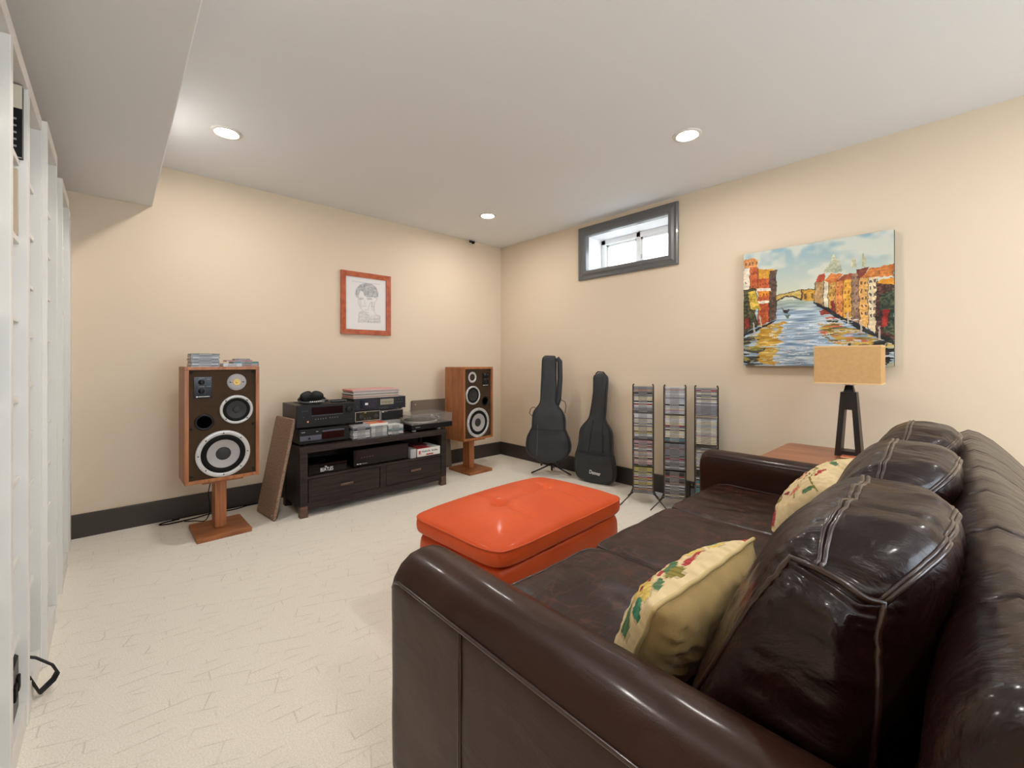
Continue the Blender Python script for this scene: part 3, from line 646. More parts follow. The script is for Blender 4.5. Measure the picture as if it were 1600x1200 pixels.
def stand(x, y, rz, h, label):
    t = thing('speaker_stand', label, 'stand', (x, y, 0), rz, 'wooden speaker stands')
    G().box(-.145, .145, -.17, .17, 0, .026, .002).build('base', M_walnut_h, t)
    G().box(-.032, .032, -.02, .085, .026, h-.018, .002).build('column', M_walnut, t)
    G().box(-.11, .11, -.10, .13, h-.018, h, .0015).build('top_plate', M_walnut_h, t)
    return t
stand(-2.846, -.453, .015, .354, 'walnut pedestal stand under the left speaker near the bookcases')
speaker(-2.848, -.595, .3545, .01, 1, 'walnut loudspeaker on the left with a gold centred tweeter and disc cases on top', True)
stand(-.722, -.355, .015, .330, 'walnut pedestal stand under the speaker in the corner')
speaker(-.728, -.497, .3305, .078, -1, 'walnut loudspeaker in the corner beside the turntable, turned slightly to the room', False)

# ---------------- detached grille panels ----------------
def grille(name, label, foot, e, up, W, Hh, m, badge):
    """foot: middle of lower edge, e: unit vector along lower edge, up: unit vector up the panel"""
    e = Vector(e).normalized(); up = Vector(up).normalized(); n = e.cross(up).normalized(); up = n.cross(e)
    t = thing(name, label, 'speaker grille', foot)
    t.rotation_euler = Matrix((e, -n, up)).transposed().to_euler()      # local x = e, y = into the panel, z = up
    g = G(); g.box(-W/2, W/2, 0, .022, 0, Hh, .007); g.build('cloth_panel', m, t)
    g = G(); g.box(-W/2+.01, W/2-.01, .0221, .027, .01, Hh-.01, .002); g.build('backing_frame', M_black, t)
    g = G(); g.box(W/2-.045, W/2-.03, -.0012, .0002, .022, .034) if badge < 0 else g.box(-W/2+.03, -W/2+.045, -.0012, .0002, Hh-.045, Hh-.037); g.build('badge', M_silver, t)
    return t
grille('speaker_grille', 'brown cloth speaker grille leaning on the left end of the media console', (-2.575, -.385, .004), (.12, -.99, 0), (.135, .02, .69), .31, .70, M_grille, -1)
grille('speaker_grille', 'taupe cloth speaker grille standing behind the turntable against the wall', (-.985, -.105, .002), (1, 0, 0), (0, .075, .71), .43, .712, M_grille2, 1)

# ---------------- media console ----------------
cx0, cx1, cyf, cyb, ct = -2.405, -1.19, -.612, -.20, .495
tv = thing('media_console', 'dark espresso wooden media console with two drawers and an open shelf', 'console', ((cx0+cx1)/2, (cyf+cyb)/2, 0))
def tp(g, n, m=M_espresso, p=tv): return g.build(n, m, p, world=True)
tp(G().box(cx0-.006, cx1+.006, cyf-.006, cyb, ct-.042, ct, .002), 'top')
for a in (cx0, cx1-.05):
    tp(G().box(a, a+.05, cyf, cyf+.05, .08, ct-.0425, .0015), 'corner_post')
    tp(G().box(a, a+.05, cyb-.05, cyb, .0, ct-.0425, .0015), 'corner_post')
    plabel(tp(G().box(a, a+.05, cyf, cyf+.05, 0, .0795, .0015), 'leg', M_espresso_w), 'worn brown foot')
for a in (cx0+.008, cx1-.026): tp(G().box(a, a+.018, cyf+.05, cyb-.05, .06, ct-.0425), 'side_panel')
tp(G().box(cx0+.05, cx1-.05, cyb-.012, cyb-.004, .06, ct-.0425), 'back_panel')
tp(G().box(cx0+.05, cx1-.05, cyf+.002, cyb-.012, .266, .283, .001), 'shelf')
tp(G().box(cx0+.05, cx1-.05, cyf+.004, cyf+.03, .05, .100, .0015), 'bottom_rail')
tp(G().box(cx0+.05, cx1-.05, cyf+.03, cyb-.012, .08, .096), 'bottom_panel')
tp(G().box(-1.812, -1.764, cyf+.002, cyf+.04, .100, .2655, .0015), 'centre_post')
for a, b in ((-2.351, -1.815), (-1.761, -1.243)):
    dr = tp(G().box(a+.002, b-.002, cyf+.004, cyf+.022, .103, .263, .0015), 'drawer')
    tp(G().box(a+.02, b-.02, cyf+.022, cyb-.06, .11, .25), 'drawer_box', p=dr)
    m = (a+b)/2
    h = tp(G().box(m-.048, m+.048, cyf-.018, cyf-.008, .180, .196, .003).box(m-.03, m-.022, cyf-.008, cyf+.004, .184, .192).box(m+.022, m+.03, cyf-.008, cyf+.004, .184, .192), 'handle', M_espresso_w, dr)
    plabel(h, 'worn brown bar handle')

# ---------------- hi-fi on the console ----------------
M_disp = mat('dark display glass', (30, 15, 18), 0.12, spec=0.35)
M_hifi = mat('black hifi casing', (25, 26, 28), 0.4, spec=0.3)
M_hifib = mat('blue black hifi front', (30, 33, 42), 0.32)
M_hifig = mat('grey hifi trim', (92, 96, 108), 0.35, metal=.3)
def device(name, label, cat, x0, x1, yf, dp, z0, z1, m=M_hifi, mf=None, feet=.012):
    t = thing(name, label, cat, ((x0+x1)/2, yf+dp/2, z0))
    G().box(x0, x1, yf+.008, yf+dp, z0+feet, z1, .002).build('casing', m, t, world=True)
    G().box(x0, x1, yf, yf+.0078, z0+feet, z1, .0015).build('front_panel', mf or m, t, world=True)
    if feet > 0:
        for a in (x0+.035, x1-.035):
            for b in (yf+.03, yf+dp-.04):
                g = G(); g.lathe([(.016, 0), (.017, feet)], 16, axis='z', M=Matrix.Translation((a, b, z0))); g.build('foot', M_rubber, t, world=True, fix=True)
    return t
def knob(t, x, z, yf, r, d, m=M_black, n=28):
    g = G(); g.lathe([(r, 0), (r, -d*.8), (r*.9, -d), (.0005, -d)], n, M=Matrix.Translation((x, yf, z)), cap=False); return g.build('knob', m, t, world=True, fix=True)
def dots(t, pts, yf, m=M_greytxt, w=.004, h=.003, name='buttons'):
    g = G()
    for x, z in pts: g.box(x-w/2, x+w/2, yf-.0012, yf+.0002, z-h/2, z+h/2)
    return g.build(name, m, t, world=True)
zc = ct+.0003
# disc player under the receiver
x0, x1, yf = -2.395, -2.04, -.56
t = device('disc_player', 'black disc player under the receiver on the console left end', 'disc player', x0, x1, yf, .31, zc, .612)
G().box(x0+.002, x0+.15, yf-.004, yf, .53, .566, .002).build('tray_trim', M_hifig, t, world=True)
G().box(x0+.155, x0+.315, yf-.003, yf, .530, .597, .001).build('display', M_disp, t, world=True)
G().box(x0+.155, x0+.315, yf-.0045, yf-.003, .583, .595, .001).build('trim_bar', M_hifig, t, world=True)
dots(t, [(x0+.02, .592), (x0+.03, .592), (x0+.12, .59), (x0+.03, .546)], yf-.001 if 0 else yf, M_silver, .016, .004)
knob(t, x0+.065, .546, yf-.004, .008, .004)
# receiver
x0, x1, yf, z0, z1 = -2.412, -1.992, -.555, .6125, .785
t = device('receiver', 'large black home theatre receiver with a wide display under the headphones', 'receiver', x0, x1, yf, .345, z0, z1, feet=.014)
G().box(x0+.10, x1-.095, yf-.002, yf, .712, .766, .001).build('display', M_disp, t, world=True)
G().box(x0+.10, x1-.095, yf-.003, yf-.001, .703, .706).build('trim_bar', M_hifig, t, world=True)
knob(t, x1-.048, .734, yf, .026, .018)
dots(t, [(x0+.128+.018*k, .678+.002*k*.3) for k in range(5)]+[(x0+.23+.018*k, .682) for k in range(4)], yf, M_greytxt, .005, .005)
dots(t, [(x0+.075, .665)], yf, mat('lit red power key', (236, 150, 120), .4), .010, .012, 'power_button')
dots(t, [(x0+.04, .742), (x0+.055, .742), (x0+.07, .742), (x1-.03, .66), (x1-.05, .66), (x0+.045, .70)], yf, mat('dim print', (84, 86, 92), .5), .010, .003, 'panel_print')
g = G()
for k in range(12): g.box(x0+.06+.025*k, x0+.072+.025*k, yf+.12, yf+.30, z1-.0005, z1+.0006)
g.build('vents', M_hole_shade, t, world=True)  # thin black strips painted as the shade in the slots
# headphones
hp = thing('headphones', 'black over ear headphones lying on top of the receiver', 'headphones', (-2.265, -.42, .786))
M_hp = mat('black headphone padding', (18, 18, 19), .6)
pts = [(.092*math.cos(a), -.025-.075*math.sin(a), .016+.006*math.sin(a*2)) for a in [PI*k/16 for k in range(17)]]
g = G(); g.tube(pts, .015, 10, flat=.55)
g.build('headband', mat('charcoal headband', (46, 48, 50), .4), hp)
for sx in (-1, 1):
    g = G(); g.tube([(sx*.092, -.025, .016), (sx*.092, .01, .030), (sx*.078, .03, .040)], .009, 8); g.build('yoke', M_black, hp)
    M = Matrix.Translation((sx*.036, .008, .045)) @ Matrix.Rotation(sx*.35, 4, 'Y') @ Matrix.Rotation(.3, 4, 'X')
    g = G(); g.cushion(lambda a, b, c: (.047*a, .028*b, .044*c), (12, 8, 12), 2.6); g.v = [tuple(M @ Vector(p)) for p in g.v]
    g.build('ear_cup', M_hp, hp)
g = G()
for k in range(9):
    a = PI*(.30+.045*k); x = .092*math.cos(a); y = -.025-.0835*math.sin(a)-.0065
    g.box(x-.0028, x+.0028, y, y+.004, .014, .024)
g.build('band_lettering', M_white, hp)
# round black case beside them
t = thing('round_case', 'flat oval black case lying on the receiver beside the headphones', 'case', (-2.08, -.44, .7865))
g = G(); g.lathe([(.060, 0), (.066, .004), (.066, .012), (.058, .017), (.0005, .019)], 40, axis='z', cap=False, M=Matrix.Diagonal((1, .6, 1, 1))); g.build('shell', M_black, t, fix=True)
g = G(); g.lathe([(.0668, .0075), (.0668, .0095)], 40, axis='z', cap=False, M=Matrix.Diagonal((1, .6, 1, 1))); g.build('zip', M_greytxt, t, fix=True)
# amplifiers, in the middle
yf = -.445
t = device('power_amplifier', 'vented amplifier at the bottom of the middle hi-fi pile behind the disc cases', 'amplifier', -1.94, -1.55, yf, .24, zc, .609, M_hifi)
g = G()
for k in range(17): g.box(-1.72+.01*k, -1.7145+.01*k, yf-.006, yf, .555, .604)
g.build('heat_sink_fins', M_silver, t, world=True)
t = device('amplifier', 'small silver rimmed amplifier with two dials in the middle hi-fi pile', 'amplifier', -1.946, -1.734, yf, .22, .6093, .693, M_hifi, mat('olive black front', (44, 44, 36), .2), feet=.004)
g = G(); r = .0045; X0, X1, Z0, Z1 = -1.946, -1.734, .6135, .693
g.box(X0, X1, yf-.003, yf+.001, Z0, Z0+r).box(X0, X1, yf-.003, yf+.001, Z1-r, Z1).box(X0, X0+r, yf-.003, yf+.001, Z0, Z1).box(X1-r, X1, yf-.003, yf+.001, Z0, Z1); g.build('silver_rim', M_silver, t, world=True)
knob(t, -1.902, .650, yf, .019, .010, M_conedark); knob(t, -1.776, .650, yf, .019, .010, M_conedark)
dots(t, [(-1.862, .682)], yf, mat('amber badge', (224, 170, 70), .4), .014, .006, 'badge')
g = G()
for k in range(3): g.box(-1.87+.022*k, -1.863+.022*k, yf-.004, yf, .628, .642)
g.build('switches', M_hifig, t, world=True)
t = device('amplifier', 'small plain black amplifier right of the silver rimmed one', 'amplifier', -1.728, -1.524, yf, .22, .6093, .686, M_hifi, feet=.004)
knob(t, -1.557, .645, yf, .013, .010, M_black)
dots(t, [(-1.712, .676), (-1.704, .676)], yf, M_white, .010, .007, 'badge'); dots(t, [(-1.68, .676)], yf, M_greytxt, .026, .003, 'panel_print')
g = G(); g.box(-1.728, -1.524, yf-.002, yf, .683, .6862).box(-1.728, -1.7255, yf-.002, yf, .613, .686); g.build('silver_rim', M_silver, t, world=True)
t = device('tape_deck', 'black cassette tape deck with a pale meter on top of the amplifiers', 'tape deck', -1.96, -1.505, yf-.01, .25, .6935, .800, M_hifi, M_hifib, feet=.008)
yq = yf-.01
G().box(-1.905, -1.775, yq-.006, yq, .715, .79, .002).build('cassette_door', mat('door glass', (40, 44, 58), .12, coat=.4), t, world=True)
G().box(-1.872, -1.846, yq-.0075, yq-.006, .745, .762, .001).build('cassette_label', M_white, t, world=True)
G().box(-1.738, -1.618, yq-.002, yq, .738, .784, .001).build('meter', mat('pale meter glass', (150, 145, 130), .25), t, world=True)
g = G()
for k in range(6): g.box(-1.725+.017*k, -1.716+.017*k, yq-.0028, yq-.002, .75+.004*(k % 2), .765)
g.build('meter_scale', mat('meter brown', (110, 96, 76), .5), t, world=True)
dots(t, [(-1.60+.017*k, .752) for k in range(5)]+[(-1.74+.02*k, .712) for k in range(4)]+[(-1.93, .735), (-1.6, .776), (-1.57, .776), (-1.54, .776)], yq, M_hifig, .009, .006)
# turntable
x0, x1, yf = -1.52, -1.105, -.585
t = thing('turntable', 'black turntable with a smoky clear dust cover on the right end of the console', 'turntable', ((x0+x1)/2, -.42, zc))
g = G(); g.box(x0, x1, yf, -.25, zc+.016, zc+.062, .004); g.build('plinth', M_black, t, world=True)
for a in (x0+.04, -1.235):
    for b in (yf+.035, -.29):
        g = G(); g.lathe([(.019, 0), (.021, .016)], 18, axis='z', M=Matrix.Translation((a, b, zc))); g.build('foot', M_silver, t, world=True, fix=True)
g = G(); g.lathe([(.0005, .062), (.150, .062), (.152, .066), (.152, .078), (.146, .081), (.0005, .081)], 56, axis='z', M=Matrix.Translation((-1.345, -.425, zc)), cap=False); pl = g.build('platter', M_silver, t, world=True, fix=True)
g = G(); g.lathe([(.142, .0812), (.142, .084), (.05, .084), (.0005, .0842)], 48, axis='z', M=Matrix.Translation((-1.345, -.425, zc)), cap=False); g.build('slip_mat', M_rubber, pl, world=True, fix=True)
g = G(); g.tube([(-1.155, -.30, zc+.092), (-1.155, -.42, zc+.092), (-1.19, -.50, zc+.088), (-1.23, -.53, zc+.086)], .005, 8)
g.lathe([(.028, .062), (.028, .075), (.012, .09), (.012, .10), (.001, .10)], 24, axis='z', M=Matrix.Translation((-1.155, -.32, zc)), cap=False)
g.build('tonearm', M_steel, t, world=True)
dots(t, [(x0+.06, zc+.04)], yf, M_greytxt, .045, .005, 'badge')
M_smoke = mat('smoky clear acrylic', (170, 164, 158), 0.06, alpha=0.22, coat=.3)
g = G(); T = .003; zt = zc+.142; za = zc+.063
g.box(x0+.002, x1-.002, yf+.003, yf+.003+T, za, zt-T).box(x0+.002, x1-.002, -.253-T, -.253, za, zt-T).box(x0+.002, x0+.002+T, yf+.003+T, -.253-T, za, zt-T).box(x1-.002-T, x1-.002, yf+.003+T, -.253-T, za, zt-T).box(x0+.002, x1-.002, yf+.003, -.253, zt-T, zt)
g.build('dust_cover', M_smoke, t, world=True)

# ---------------- things in the open shelf ----------------
zs = .2833
t = thing('gift_box', 'black box set with white lettering in the left of the open shelf', 'box', (-2.205, -.48, zs))
G().box(-2.342, -2.068, -.585, -.34, zs, .338, .002).build('box_base', M_gloss, t, world=True)
G().box(-2.344, -2.066, -.587, -.338, .3383, .358, .002).build('lid', M_gloss, t, world=True)
text_part('BEATLES', .038, M_white, TXZ(-2.262+2.205, -.5862+.48, .300-zs), 'lettering', t, bold=.0, sx=.64)
text_part('THE', .011, M_white, TXZ(-2.232+2.205, -.5862+.48, .3290-zs), 'lettering', t, bold=.0002, sx=.8)
g = G(); g.tube([(-2.22+.03*math.cos(a), -.47+.035*math.sin(a), .360) for a in [2*PI*k/20 for k in range(21)]], .004, 6)
cbl = g.build('cable_coil', M_rubber, world=False); tag(cbl, 'small coil of black cable lying on the black lettered box', 'cable')
t = device('set_top_box', 'glossy black receiver box in the middle of the open shelf', 'receiver', -2.013, -1.552, -.585, .30, zs, .418, M_gloss, M_gloss, feet=.010)
G().box(-2.005, -1.56, -.5875, -.585, .335, .412, .001).build('display', M_disp, t, world=True)
dots(t, [(-1.985, .308), (-1.965, .308)], -.585, M_white, .014, .006, 'badge'); dots(t, [(-1.93, .3075)], -.585, M_greytxt, .045, .004, 'panel_print')
g = G()
for k in range(5): g.box(-1.96+.022*k, -1.948+.022*k, -.5881, -.5875, .352, .360)
g.build('display_digits', mat('dim segment', (70, 52, 58), .5), t, world=True)
t = thing('disc_box', 'small grey box standing right of the glossy receiver', 'box', (-1.51, -.52, zs))
G().box(-1.537, -1.486, -.60, -.44, zs, .360, .002).build('sleeve', mat('light grey card', (178, 178, 182), .5), t, world=True)
G().box(-1.5372, -1.4858, -.597, -.5965+.002, zs+.01, .352).build('edge_band', M_whitep, t, world=True)
t = thing('boxed_book', 'thick white and red boxed book with upside down print on the shelf right', 'book', (-1.345, -.48, zs))
G().box(-1.472, -1.243, -.595, -.36, zs, .352, .002).build('cover', M_whitep, t, world=True)
G().box(-1.470, -1.34, -.590, -.38, .3521, .3535).build('red_panel', M_red, t, world=True)
g = G(); yt = -.5956
for i, x in enumerate(np.arange(-1.425, -1.275, .0105)):
    h = .012 if i % 3 else .016
    if i in (8,): continue
    g.box(x, x+.0065, yt, -.595, .318, .318+h)
g.build('spine_print', mat('dark print', (90, 90, 96), .6), t, world=True)
g = G(); g.box(-1.458, -1.447, yt, -.595, .305, .335).box(-1.444, -1.437, yt, -.595, .305, .335).box(-1.385, -1.315, yt, -.595, .292, .303); g.build('spine_mark', M_red, t, world=True)
t = thing('phone_case', 'dark red flat box lying on the boxed book', 'box', (-1.40, -.46, .3537))
G().box(-1.47, -1.33, -.52, -.40, .3537, .368, .002).build('box_body', mat('maroon card', (96, 34, 36), .5), t, world=True)

# cables on the carpet
def cable(name, label, pts, r=.004):
    P = [Vector(p) for p in pts]; out = []
    for i in range(len(P)-1):
        a = P[max(i-1, 0)]; b = P[i]; c = P[i+1]; d = P[min(i+2, len(P)-1)]
        for k in range(6):
            u = k/6; out.append(.5*((2*b)+(-a+c)*u+(2*a-5*b+4*c-d)*u*u+(-a+3*b-3*c+d)*u**3))
    out.append(P[-1]); o = G().tube(out, r, 7).build(name, M_rubber); return tag(o, label, 'cable')
cable('speaker_cable', 'black cable in a loose loop on the carpet behind the left speaker stand', [(-3.02, -.05, .005), (-3.10, -.06, .005), (-3.13, -.09, .005), (-3.08, -.11, .005), (-2.95, -.10, .005), (-2.85, -.07, .005), (-2.70, -.08, .005), (-2.60, -.05, .005), (-2.45, -.06, .005)])
cable('speaker_cable', 'thin black cable along the baseboard left of the media console', [(-3.06, -.035, .004), (-2.95, -.03, .004), (-2.8, -.035, .004), (-2.66, -.03, .004), (-2.55, -.035, .004), (-2.42, -.04, .004)], .003)
cable('speaker_cable', 'black cable hanging behind the left speaker column', [(-2.87, -.33, .33), (-2.89, -.31, .22), (-2.88, -.30, .1), (-2.9, -.25, .02), (-2.95, -.16, .005), (-3.0, -.13, .005)], .003)

# ---------------- disc cases ----------------
PAL = {'white': (228, 228, 226), 'pale grey': (196, 197, 202), 'grey': (140, 140, 146), 'dark grey': (88, 88, 94), 'black': (32, 32, 36),
       'red': (164, 54, 58), 'cream': (224, 212, 180), 'slate blue': (100, 116, 140), 'teal': (70, 140, 150), 'yellow': (204, 190, 112),
       'brown': (130, 96, 78), 'pink': (198, 158, 160), 'orange': (208, 150, 104)}
WT = {'white': 9, 'pale grey': 7, 'grey': 5, 'dark grey': 5, 'black': 5, 'red': 2, 'cream': 3, 'slate blue': 2, 'teal': 1, 'yellow': 1, 'brown': 2, 'pink': 1, 'orange': 1}
M_case = mat('clear disc case edge', (120, 118, 117), .25, coat=.2)
def cdmesh(cname):
    k = 'disc_case_'+cname
    if k in cdm: return cdm[k]
    m = mat('disc spine '+cname, PAL[cname], .35, coat=.2); alt = mat('disc print '+cname, (96, 92, 94) if sum(PAL[cname]) > 380 else (190, 186, 184), .5)
    g = G(); h = .0098
    g.box(-.071, .071, -.0625, .0625, 0, h, 0, 0)
    g.box(-.066, .066, -.0629, -.0625, .0015, h-.0014, 0, 1)
    g.box(-.071, .071, -.0631, -.0626, h-.0020, h, 0, 3)  # black strip painted as the shaded gap between stacked cases
    g.box(-.0715, -.071, -.058, .058, .0015, h-.0014, 0, 1); g.box(.071, .0715, -.058, .058, .0015, h-.0014, 0, 1)
    g.box(-.035, .03, -.0632, -.0629, .0038, .0062, 0, 2)
    g.box(-.068, .068, -.06, .06, h, h+.0002, 0, 1)
    o = g.build('disc_case', [M_case, m, alt, M_rubber]); me = o.data; bpy.data.objects.remove(o)
    cdm[k] = me; return me
cdm = {}
ORD = ['lowest', 'second', 'third', 'fourth', 'fifth', 'sixth', 'seventh', 'eighth', 'ninth', 'tenth', 'eleventh', 'twelfth', 'thirteenth', 'fourteenth', 'fifteenth', 'sixteenth', 'seventeenth', 'eighteenth', 'nineteenth']
def cd(M, cname, label, group):
    o = bpy.data.objects.new('disc_case', cdmesh(cname)); COL.objects.link(o)
    o.location = M.to_translation(); o.rotation_euler = M.to_euler()
    tag(o, label, 'disc case', group); return o
rnd = random.Random(11)
def pick(over=None):
    if over and rnd.random() < .45: return over
    return rnd.choices(list(WT), list(WT.values()))[0]
def stack(cx, cy, z, rz, n, where, group, over=None, forced=None, jit=.004, sideways=False):
    for k in range(n):
        c = forced[k] if forced and k < len(forced) else pick(over)
        M = Matrix.Translation((cx+rnd.uniform(-jit, jit), cy+rnd.uniform(-jit, jit), z+k*.01005)) @ Matrix.Rotation(rz+rnd.uniform(-.03, .03)*(jit/.004)+(PI/2 if sideways else 0), 4, 'Z')
        lab = ('%s disc case, %s from bottom %s' % (c, ORD[k] if k else 'first', where)); cd(M, c, lab, group)
# stacks on the console
stack(-1.950, -.515, zc, 0, 10, 'of the left disc stack on the console', 'disc cases stacked on the console', 'pale grey', jit=.002)
stack(-1.806, -.515, zc, 0, 9, 'of the middle disc stack on the console', 'disc cases stacked on the console', 'pale grey', jit=.002)
stack(-1.662, -.515, zc, 0, 8, 'of the right disc stack on the console', 'disc cases stacked on the console', 'white', jit=.002)
t = thing('disc_box', 'thick white and orange disc box lying across the middle disc stack', 'box', (-1.81, -.525, zc+.0915))
G().box(-1.885, -1.735, -.585, -.45, zc+.0915, zc+.112, .0015).build('slipcase', M_whitep, t, world=True)
G().box(-1.884, -1.736, -.584, -.451, zc+.1121, zc+.1132).build('cover_print', mat('orange cover print', (226, 140, 96), .4), t, world=True)
G().box(-1.79, -1.75, -.57, -.48, zc+.1132, zc+.1138).build('title_patch', M_red, t, world=True)
# records on the tape deck
zt = .8003
lpcol = [('grey', (150, 148, 140)), ('red', (176, 70, 62)), ('cream', (214, 200, 172)), ('olive', (120, 112, 84)), ('dark grey', (84, 82, 84)), ('white', (226, 224, 222)), ('brown', (140, 104, 84)), ('pale blue', (180, 194, 206)), ('rust', (186, 92, 76)), ('pink', (210, 150, 146))]
for k, (nm, c) in enumerate(lpcol):
    h = .0068; z = zt+k*.0070
    w = .20; x = -1.765+rnd.uniform(-.006, .006); y = -.355
    t = thing('magazine', '%s edged magazine, %s from bottom of the pile on the tape deck' % (nm, ORD[k] if k else 'first'), 'magazine', (x, y, z), rnd.uniform(-.03, .03), 'pile on the tape deck')
    m1 = mat('sleeve '+nm, c, .5)
    G().box(-w, w, -.10, .12, 0, .0012).box(-w, w, -.10, .12, h-.0012, h).box(-w, -w+.001, -.10, .12, .0012, h-.0012).build('cover', m1, t)
    G().box(-w+.002, w-.002, -.098, .118, .0013, h-.0013).build('pages', mat('page edge %d' % (k % 3), [(230, 226, 218), (160, 150, 140), (206, 200, 196)][k % 3], .7), t)
# discs on the left speaker
zt = .3545+.7125
stack(-2.943, -.515, zt, .06, 8, 'of the tall stack on the left speaker', 'disc cases on the left speaker', forced=['dark grey', 'pale grey', 'dark grey', 'grey', 'dark grey', 'pale grey', 'grey', 'dark grey'], jit=.002)
for k in range(2):
    o = cd(Matrix.Translation((-2.80, -.535, zt+k*.0101)), 'white', 'white disc case, %s of two in the middle of the left speaker top' % ('lower' if k == 0 else 'upper'), 'disc cases on the left speaker')
    o.scale = (.75, .95, 1)
stack(-2.72, -.49, zt, .05, 3, 'of the right stack on the left speaker', 'disc cases on the left speaker', forced=['pink', 'pale grey', 'teal'], jit=.001)
o = cd(Matrix.Translation((-2.755, -.49, zt+.0303)), 'red', 'red spined disc case lying across the right stack on the left speaker', 'disc cases on the left speaker')
o = cd(Matrix.Translation((-2.735, -.49, zt+.0404)), 'dark grey', 'dark grey disc case topmost on the left speaker', 'disc cases on the left speaker'); o.scale = (.6, .8, .9)

# ---------------- wire disc racks by the right wall ----------------
def rack(cx, cy, rz, label, nm, pals):
    t = thing('disc_rack', label, 'rack', (cx, cy, 0), rz, 'wire disc racks')
    hw, hd = .0765, .060; zb, zt = .088, .915
    M_wire = mat('dark wire', (74, 66, 60), .35, metal=.7)
    for sx in (-1, 1):
        g = G(); g.box(sx*hw-.0035, sx*hw+.0035, -hd-.010, -hd-.006, zb-.01, zt); g.build('upright', M_wire, t)
        g = G(); g.tube([(sx*hw, hd, zb-.01), (sx*hw, hd, zt+.005)], .003, 6); g.build('upright', M_wire, t)
        g = G(); g.tube([(sx*hw, -hd-.008, zb), (sx*(hw+.045), -hd-.045, .045), (sx*(hw+.09), -hd-.09, .005)], .0045, 7); g.build('leg', M_wire, t)
        g = G(); g.tube([(sx*hw, hd, zb), (sx*(hw+.02), hd+.03, .03), (sx*(hw+.04), hd+.05, .004)], .0045, 7); g.build('leg', M_wire, t)
        g = G(); g.tube([(sx*hw, -hd-.008, zt), (sx*hw*.93, -hd-.003, zt+.008), (sx*hw*.9, 0, zt-.004), (sx*hw*.93, hd, zt+.004), (sx*hw, hd, zt)], .003, 6); g.build('top_bracket', M_wire, t)
    bays = 4; bh = (zt-zb)/bays
    R = Matrix.Translation((cx, cy, 0)) @ Matrix.Rotation(rz, 4, 'Z')
    bn = ['bottom', 'third', 'second', 'top']
    for b in range(bays):
        z = zb+b*bh
        g = G()
        for yy in (-hd-.006, -.02, .02, hd): g.tube([(-hw, yy, z), (hw, yy, z)], .0022, 6)
        for sx in (-1, 1): g.tube([(sx*hw, -hd-.006, z), (sx*hw, hd, z)], .0022, 6)
        if nm == 'right' and b in (2, 1) or nm == 'middle' and b == 2:
            g.tube([(-hw*.9, -hd-.006, z-.004), (hw*.9, -hd-.006, z+.0)], .003, 6)
        g.build('bay_shelf', M_wire, t)
        n = 19
        if b < 3 and nm == 'right' : n = 17
        if nm == 'middle' and b == 1: n = 18
        if nm == 'left' and b == 3: n = 18
        pz = z+.0028; pitch = min(.0107, (bh-.014)/n)
        over = pals[b]
        for k in range(n):
            c = pick(over)
            M = R @ Matrix.Translation((rnd.uniform(-.0015, .0015), rnd.uniform(-.002, .002)-.004, pz+k*pitch)) @ Matrix.Rotation(rnd.uniform(-.012, .012), 4, 'Z')
            cd(M, c, '%s disc case, %s from bottom of the %s bay, %s wire rack' % (c, ORD[k] if k else 'first', bn[b], nm), 'disc cases in the wire racks')
    return t
rack(-.320, -2.045, -1.05, 'dark wire disc rack nearest the guitars', 'left', ['yellow', 'pink', 'cream', 'grey'])
rack(-.262, -2.275, -1.12, 'dark wire disc rack in the middle of the three', 'middle', ['dark grey', 'grey', 'cream', 'pale grey'])
rack(-.192, -2.480, -1.18, 'dark wire disc rack nearest the sofa', 'right', ['teal', 'pale grey', 'cream', 'grey'])
# pale sheet on the carpet at the baseboard
t = thing('paper_sheet', 'white sheet of paper lying on the carpet between the racks by the baseboard', 'paper', (-.075, -2.03, .001), -.1)
G().box(-.045, .045, -.14, .14, 0, .003).build('sheet', mat('bluish paper', (214, 222, 228), .6), t)
# black box behind the middle rack
t = thing('disc_box', 'black box standing on the carpet just right of the middle wire rack', 'box', (-.215, -2.385, 0), -1.1)
G().box(-.012, .012, -.05, .05, 0, .19, .002).build('box_body', M_black, t)
G().box(-.0122, .0122, -.0505, -.05, .02, .17).build('label_patch', M_hifig, t)

